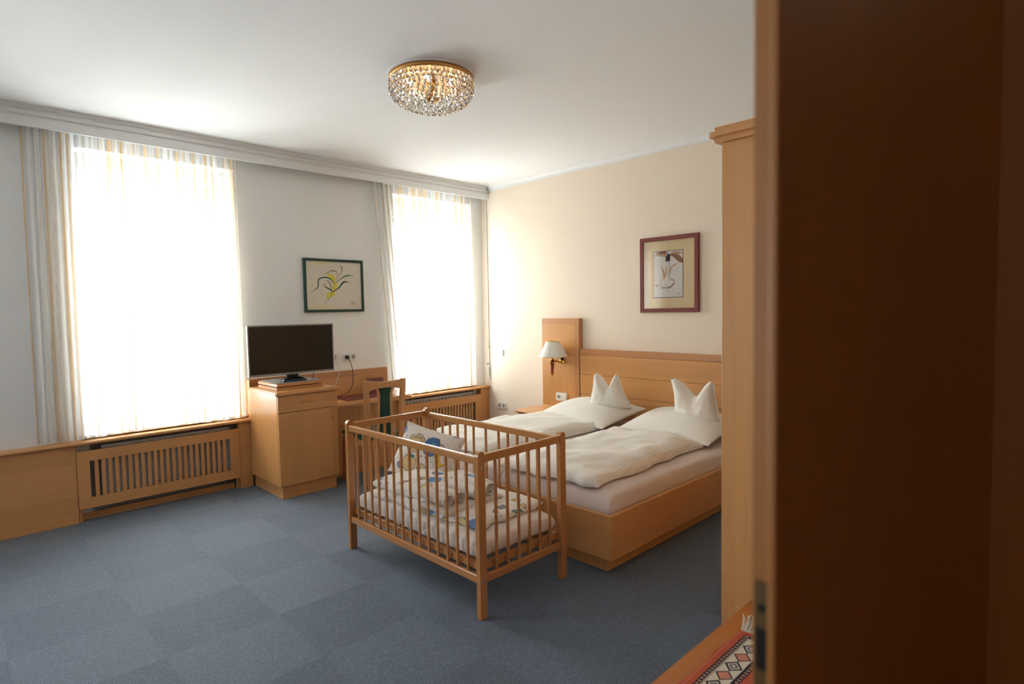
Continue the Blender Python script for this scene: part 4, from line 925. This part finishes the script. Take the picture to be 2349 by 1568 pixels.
m_dots = fabric_dots(); m_gseat = plain('green_seat_fabric', lin(34, 92, 74), .85, bump=.1, bscale=400)
for s in (-1, 1):
    # rear leg and back post in one piece
    bm = bmn(); secs = [(s*.150, -.045, 0, .019, .022), (s*.147, -.01, .22, .021, .024), (s*.145, .0, .43, .022, .025), (s*.150, -.008, .62, .022, .022), (s*.158, -.025, .80, .0215, .019), (s*.166, -.035, .942, .022, .014)]
    rings = [[bm.verts.new((x+a*hx, y+b_*hy, z)) for a, b_ in ((-1, -1), (1, -1), (1, 1), (-1, 1))] for x, y, z, hx, hy in secs]
    for A, B in zip(rings, rings[1:]):
        for k in range(4): bm.faces.new((A[k], A[(k+1) % 4], B[(k+1) % 4], B[k]))
    bm.faces.new(rings[0][::-1]); bm.faces.new(rings[-1]); bmesh.ops.bevel(bm, geom=[e for e in bm.edges if abs(e.verts[0].co.z-e.verts[1].co.z) > .02], offset=.005, segments=2, affect='EDGES')
    M('back_post', bm, m_chair['Z'], ch, local=True)
    bm = bmn(); x0 = -.03+s*.19
    tube(bm, bez([(x0-s*.005, .43, .41), (x0+s*.004, .445, .30), (x0+s*.006, .445, .15), (x0+s*.012, .47, .0)], 6), .018, 8, [.022-.010*i/18 for i in range(19)])
    M('leg', bm, m_chairred, ch, local=True, smooth=True)
def chy(z): return -.008-(z-.62)*.085 if z > .62 else (z-.62)*-.042-.008
# curved top rail
bm = bmn(); n = 12; prev = None; rg = []
for i in range(n+1):
    u = 2*i/n-1; x = u*.146; y = -.034-.010*(1-u*u); zt = .926+.012*u*u; zb = .862+.014*(1-u*u)-.012*abs(u)**3
    rg.append([bm.verts.new((x, y+q, z)) for q, z in ((-.012, zb), (.012, zb), (.012, zt), (-.012, zt))])
for A, B in zip(rg, rg[1:]):
    for k in range(4): bm.faces.new((A[k], A[(k+1) % 4], B[(k+1) % 4], B[k]))
bm.faces.new(rg[0][::-1]); bm.faces.new(rg[-1]); M('top_rail', bm, m_chair['X'], ch, local=True)
def band(xs_fn, z0, z1, half, name, mat, parent, n=14, off=0):
    bm = bmn(); rg = []
    for i in range(n+1):
        z = z0+(z1-z0)*i/n; a, b_ = xs_fn(z); y = chy(z)+off
        rg.append([bm.verts.new(v) for v in ((a, y-half, z), (b_, y-half, z), (b_, y+half, z), (a, y+half, z))])
    for A, B in zip(rg, rg[1:]):
        for k in range(4): bm.faces.new((A[k], A[(k+1) % 4], B[(k+1) % 4], B[k]))
    bm.faces.new(rg[0][::-1]); bm.faces.new(rg[-1]); return M(name, bm, mat, parent, local=True)
def hwid(z):
    if z > .80: t = (z-.80)/.075; return .041+.020*t*t
    t = (.80-z)/.35; return .041+.010*t
spl = band(lambda z: (-hwid(z), hwid(z)), .44, .872, .012, 'splat', m_dots, ch)
for s in (-1, 1): band(lambda z: tuple(sorted((s*(hwid(z)+.0005), s*(hwid(z)+.021)))), .44, .872, .010, 'splat_edge', m_chair['Z'], ch)
# seat
bm = bmn(); outl = [(-.17, .015), (.17, .015), (.185, .30), (.175, .485), (.08, .50), (-.14, .50), (-.235, .485), (-.205, .30)]
prism(bm, outl, .425, .47, 'Z'); bmesh.ops.bevel(bm, geom=[e for e in bm.edges if min(e.verts[0].co.z, e.verts[1].co.z) > .46], offset=.02, segments=3, affect='EDGES'); bmesh.ops.bevel(bm, geom=[e for e in bm.edges if abs(e.verts[0].co.z-e.verts[1].co.z) > .02 and e.calc_face_angle(0) > .4], offset=.02, segments=3, affect='EDGES')
M('seat_cushion', bm, m_gseat, ch, local=True, smooth=False)
for (xa, ya, xb, yb_) in ((-.125, .0, .125, .0), (-.21, .46, .155, .46)):
    M('seat_rail', box(min(xa, xb), max(xa, xb), ya-.011, ya+.011, .36, .424, .002, 1), m_chair['X'], ch, local=True)
for s, xf in ((-1, -.205), (1, .16)):
    bm = bmn(); A = [(s*.14, .02), (s*.16, .02), (xf+s*.018, .44), (xf-s*.002, .44)]
    prism(bm, A, .36, .424, 'Z'); M('seat_rail', bm, m_chair['Y'], ch, local=True)

# ------------------------------------------------------------------ wardrobe
wd = T('wardrobe', 'tall maple wardrobe with overhanging rounded cornice', 'wardrobe', (4.41, -1.48, 0))
M('side_panel', box(4.100, 4.725, -2.200, -2.178, 0, 2.243, .002, 1), m_wood['Z'], wd)
M('side_panel', box(4.100, 4.725, -.775, -.753, 0, 2.243, .002, 1), m_wood['Z'], wd)
M('back_panel', box(4.705, 4.72, -2.177, -.776, .05, 2.24), m_wood['Z'], wd)
M('carcass_base', box(4.125, 4.70, -2.177, -.776, 0, .08), m_wood['Y'], wd); M('carcass_top', box(4.125, 4.70, -2.177, -.776, 2.2, 2.243), m_wood['Y'], wd)
for k in range(3):
    y0 = -2.176+k*.467; d_ = M('door', box(4.103, 4.123, y0+.001, y0+.466, .085, 2.198, .002, 1), m_wood['Z'], wd)
    M('knob', lathe(bmn(), [(.012, 4.078), (.014, 4.085), (.007, 4.095), (.007, 4.1025)][::1], (0, y0+(.42 if k != 1 else .04), 1.08), 14, 'X'), m_brass, d_)
bm = prism(bmn(), rrect(4.055, 4.74, -2.245, -.71, .02, 4), 2.2435, 2.312, 'Z'); bmesh.ops.bevel(bm, geom=[e for e in bm.edges if abs(e.verts[0].co.z-e.verts[1].co.z) < 1e-5], offset=.024, segments=4, affect='EDGES')
M('cornice', bm, m_wood['Y'], wd)

# ------------------------------------------------------------------ open door leaf in the foreground
dr_ = T('door_1', 'open brown wooden door leaf in the right foreground', 'door', (5.176, -3.166, .185), rz=math.atan2(-.989, -.148), kind='structure')
M('leaf', box(.0, .835, -.042, -.0135, .003, 2.10), m_door, dr_, local=True)
M('rebate_lip', box(-.005, .850, -.013, 0, .003, 2.112, .003), m_door, dr_, local=True)
lp = M('strike_plate', box(.8352, .8365, -.038, -.018, .80, .95), plain('dull_brass', lin(112, 92, 56), .5, metal=.5), dr_, local=True)
M('latch_hole', box(.8366, .8372, -.036, -.020, .826, .884), m_black, lp, local=True)  # black pieces stand for the shade inside the latch and bolt openings
M('bolt_hole', lathe(bmn(), [(.006, .8366), (.006, .8372)], (0, -.027, .913), 12, 'X'), m_black, lp, local=True)
for zz in (.25, 1.05, 1.85): M('hinge', lathe(bmn(), [(.008, zz-.05), (.008, zz+.05)], (-.012, -.03, 0), 12), m_dark, dr_, local=True)
tr3 = struct('trim_3', box(5.101, 5.299, -3.155, -3.1405, .181, 2.33, .002, 1), m_door, 'brown wooden door casing beside the open door', 'door casing')  # same shade-darkened door colour, laid over the lighter wall

# ------------------------------------------------------------------ rug
def rug_mat():
    m, nt, p = new_mat('oriental_rug'); tc = N(nt, 'ShaderNodeTexCoord'); sx = N(nt, 'ShaderNodeSeparateXYZ'); L(nt, tc.outputs['Object'], sx.inputs[0])
    def mth(op, a, b=None, c=None):
        q = N(nt, 'ShaderNodeMath', operation=op)
        for i, v in enumerate((a, b, c)):
            if v is None: continue
            if isinstance(v, (int, float)): q.inputs[i].default_value = v
            else: L(nt, v, q.inputs[i])
        return q.outputs[0]
    u = sx.outputs['X']; v = mth('MULTIPLY', sx.outputs['Y'], -1.0)   # metres from the far left corner
    u2 = mth('MINIMUM', u, mth('SUBTRACT', .64, u)); d = mth('MINIMUM', u2, v)
    al = mth('ADD', mth('MULTIPLY', mth('LESS_THAN', u2, v), v), mth('MULTIPLY', mth('SUBTRACT', 1.0, mth('LESS_THAN', u2, v)), u))
    fr_ = mth('FRACT', mth('DIVIDE', al, .075)); idx = mth('FLOOR', mth('DIVIDE', al, .075)); odd = mth('MODULO', idx, 2.0)
    q = mth('ADD', mth('DIVIDE', mth('ABSOLUTE', mth('SUBTRACT', d, .090)), .034), mth('DIVIDE', mth('ABSOLUTE', mth('SUBTRACT', fr_, .5)), .50))
    col = None
    def layer(prev, mask, c):
        mx = N(nt, 'ShaderNodeMix', data_type='RGBA'); L(nt, mask, mx.inputs['Factor']) if not isinstance(mask, float) else None
        if isinstance(prev, tuple): mx.inputs['A'].default_value = prev
        else: L(nt, prev, mx.inputs['A'])
        mx.inputs['B'].default_value = c; return mx.outputs['Result']
    red, ivory, dark, pink = lin(188, 94, 70), lin(216, 205, 184), lin(52, 44, 56), lin(206, 138, 112)
    col = red
    rng = lambda a, b: mth('MULTIPLY', mth('GREATER_THAN', d, a), mth('LESS_THAN', d, b))
    col = layer(col, rng(.006, .010), lin(206, 120, 96)); col = layer(col, rng(.030, .150), dark)
    dots = mth('GREATER_THAN', mth('SINE', mth('MULTIPLY', al, 330.0)), -.1)
    col = layer(col, mth('MULTIPLY', mth('ADD', rng(.034, .046), rng(.134, .146)), dots), lin(176, 140, 118))
    col = layer(col, rng(.050, .053), ivory); col = layer(col, rng(.055, .125), ivory)
    inb = rng(.055, .125)
    col = layer(col, mth('MULTIPLY', inb, mth('LESS_THAN', q, 1.0)), dark)
    col = layer(col, mth('MULTIPLY', mth('MULTIPLY', inb, mth('LESS_THAN', q, .78)), mth('SUBTRACT', 1.0, odd)), pink)
    col = layer(col, mth('MULTIPLY', mth('MULTIPLY', inb, mth('LESS_THAN', q, .70)), odd), ivory)
    col = layer(col, mth('MULTIPLY', mth('MULTIPLY', inb, mth('LESS_THAN', q, .50)), odd), lin(66, 72, 88))
    col = layer(col, mth('MULTIPLY', mth('MULTIPLY', inb, mth('LESS_THAN', q, .28)), odd), lin(206, 190, 168))
    # field medallions
    fm = mth('ADD', mth('DIVIDE', mth('ABSOLUTE', mth('SUBTRACT', u, .32)), .135), mth('DIVIDE', mth('ABSOLUTE', mth('SUBTRACT', mth('FRACT', mth('DIVIDE', mth('SUBTRACT', v, .12), .34)), .5)), .42))
    ins = mth('GREATER_THAN', d, .152)
    col = layer(col, mth('MULTIPLY', ins, mth('LESS_THAN', fm, 1.0)), dark); col = layer(col, mth('MULTIPLY', ins, mth('LESS_THAN', fm, .90)), lin(196, 160, 140)); col = layer(col, mth('MULTIPLY', ins, mth('LESS_THAN', fm, .55)), lin(66, 60, 76)); col = layer(col, mth('MULTIPLY', ins, mth('LESS_THAN', fm, .30)), red)
    vo = N(nt, 'ShaderNodeTexVoronoi'); vo.inputs['Scale'].default_value = 34; L(nt, tc.outputs['Object'], vo.inputs['Vector'])
    spk = mth('MULTIPLY', mth('MULTIPLY', ins, mth('LESS_THAN', vo.outputs['Distance'], .16)), mth('GREATER_THAN', fm, 1.05)); col = layer(col, spk, dark)
    L(nt, col, p.inputs['Base Color']); p.inputs['Roughness'].default_value = .95; p.inputs['Specular IOR Level'].default_value = .1
    return m
rg_ = T('rug', 'small red patterned rug with white fringe on wooden entry floor', 'rug', (4.322, -2.482, .18))
bm = bmn(); nx, ny = 12, 60; top = []
for j in range(ny+1):
    row = []
    for i in range(nx+1):
        x = .64*i/nx; y = -1.5*j/ny; wv = .006*math.sin(j*.55)*(1-i/nx)**3+.002*noise.noise(Vector((x*8, y*8, 1)))
        row.append((bm.verts.new((x+wv*.7, y, .008+abs(wv)*.5)), bm.verts.new((x+wv*.7, y, .0005))))
    top.append(row)
for j in range(ny):
    for i in range(nx):
        a, b_, c_, d_ = top[j][i], top[j][i+1], top[j+1][i+1], top[j+1][i]
        bm.faces.new((a[0], b_[0], c_[0], d_[0])); bm.faces.new((a[1], d_[1], c_[1], b_[1]))
rim = [top[0][i] for i in range(nx+1)]+[top[j][nx] for j in range(1, ny+1)]+[top[ny][i] for i in range(nx-1, -1, -1)]+[top[j][0] for j in range(ny-1, -1, -1)]
for A, B in zip(rim, rim[1:]): bm.faces.new((A[0], B[0], B[1], A[1]))
M('rug_field', bm, rug_mat(), rg_, local=True)
bm = bmn(); m_fr = plain('white_fringe', lin(226, 216, 200), .9)
for k in range(340):
    x = .002+.636*k/339; ln = random.uniform(.045, .075); dx = random.uniform(-.012, .012); h = random.uniform(.004, .03)*(1.6 if k < 30 else 1)
    tube(bm, bez([(x, -.004, .006), (x+dx*.4, ln*.5, .006+h*.6), (x+dx, ln*.8, .006+h), (x+dx*1.6, ln, .004+h*random.uniform(.3, 1.2))], 3), .0022, 4)
M('fringe', bm, m_fr, rg_, kind='stuff', local=True)
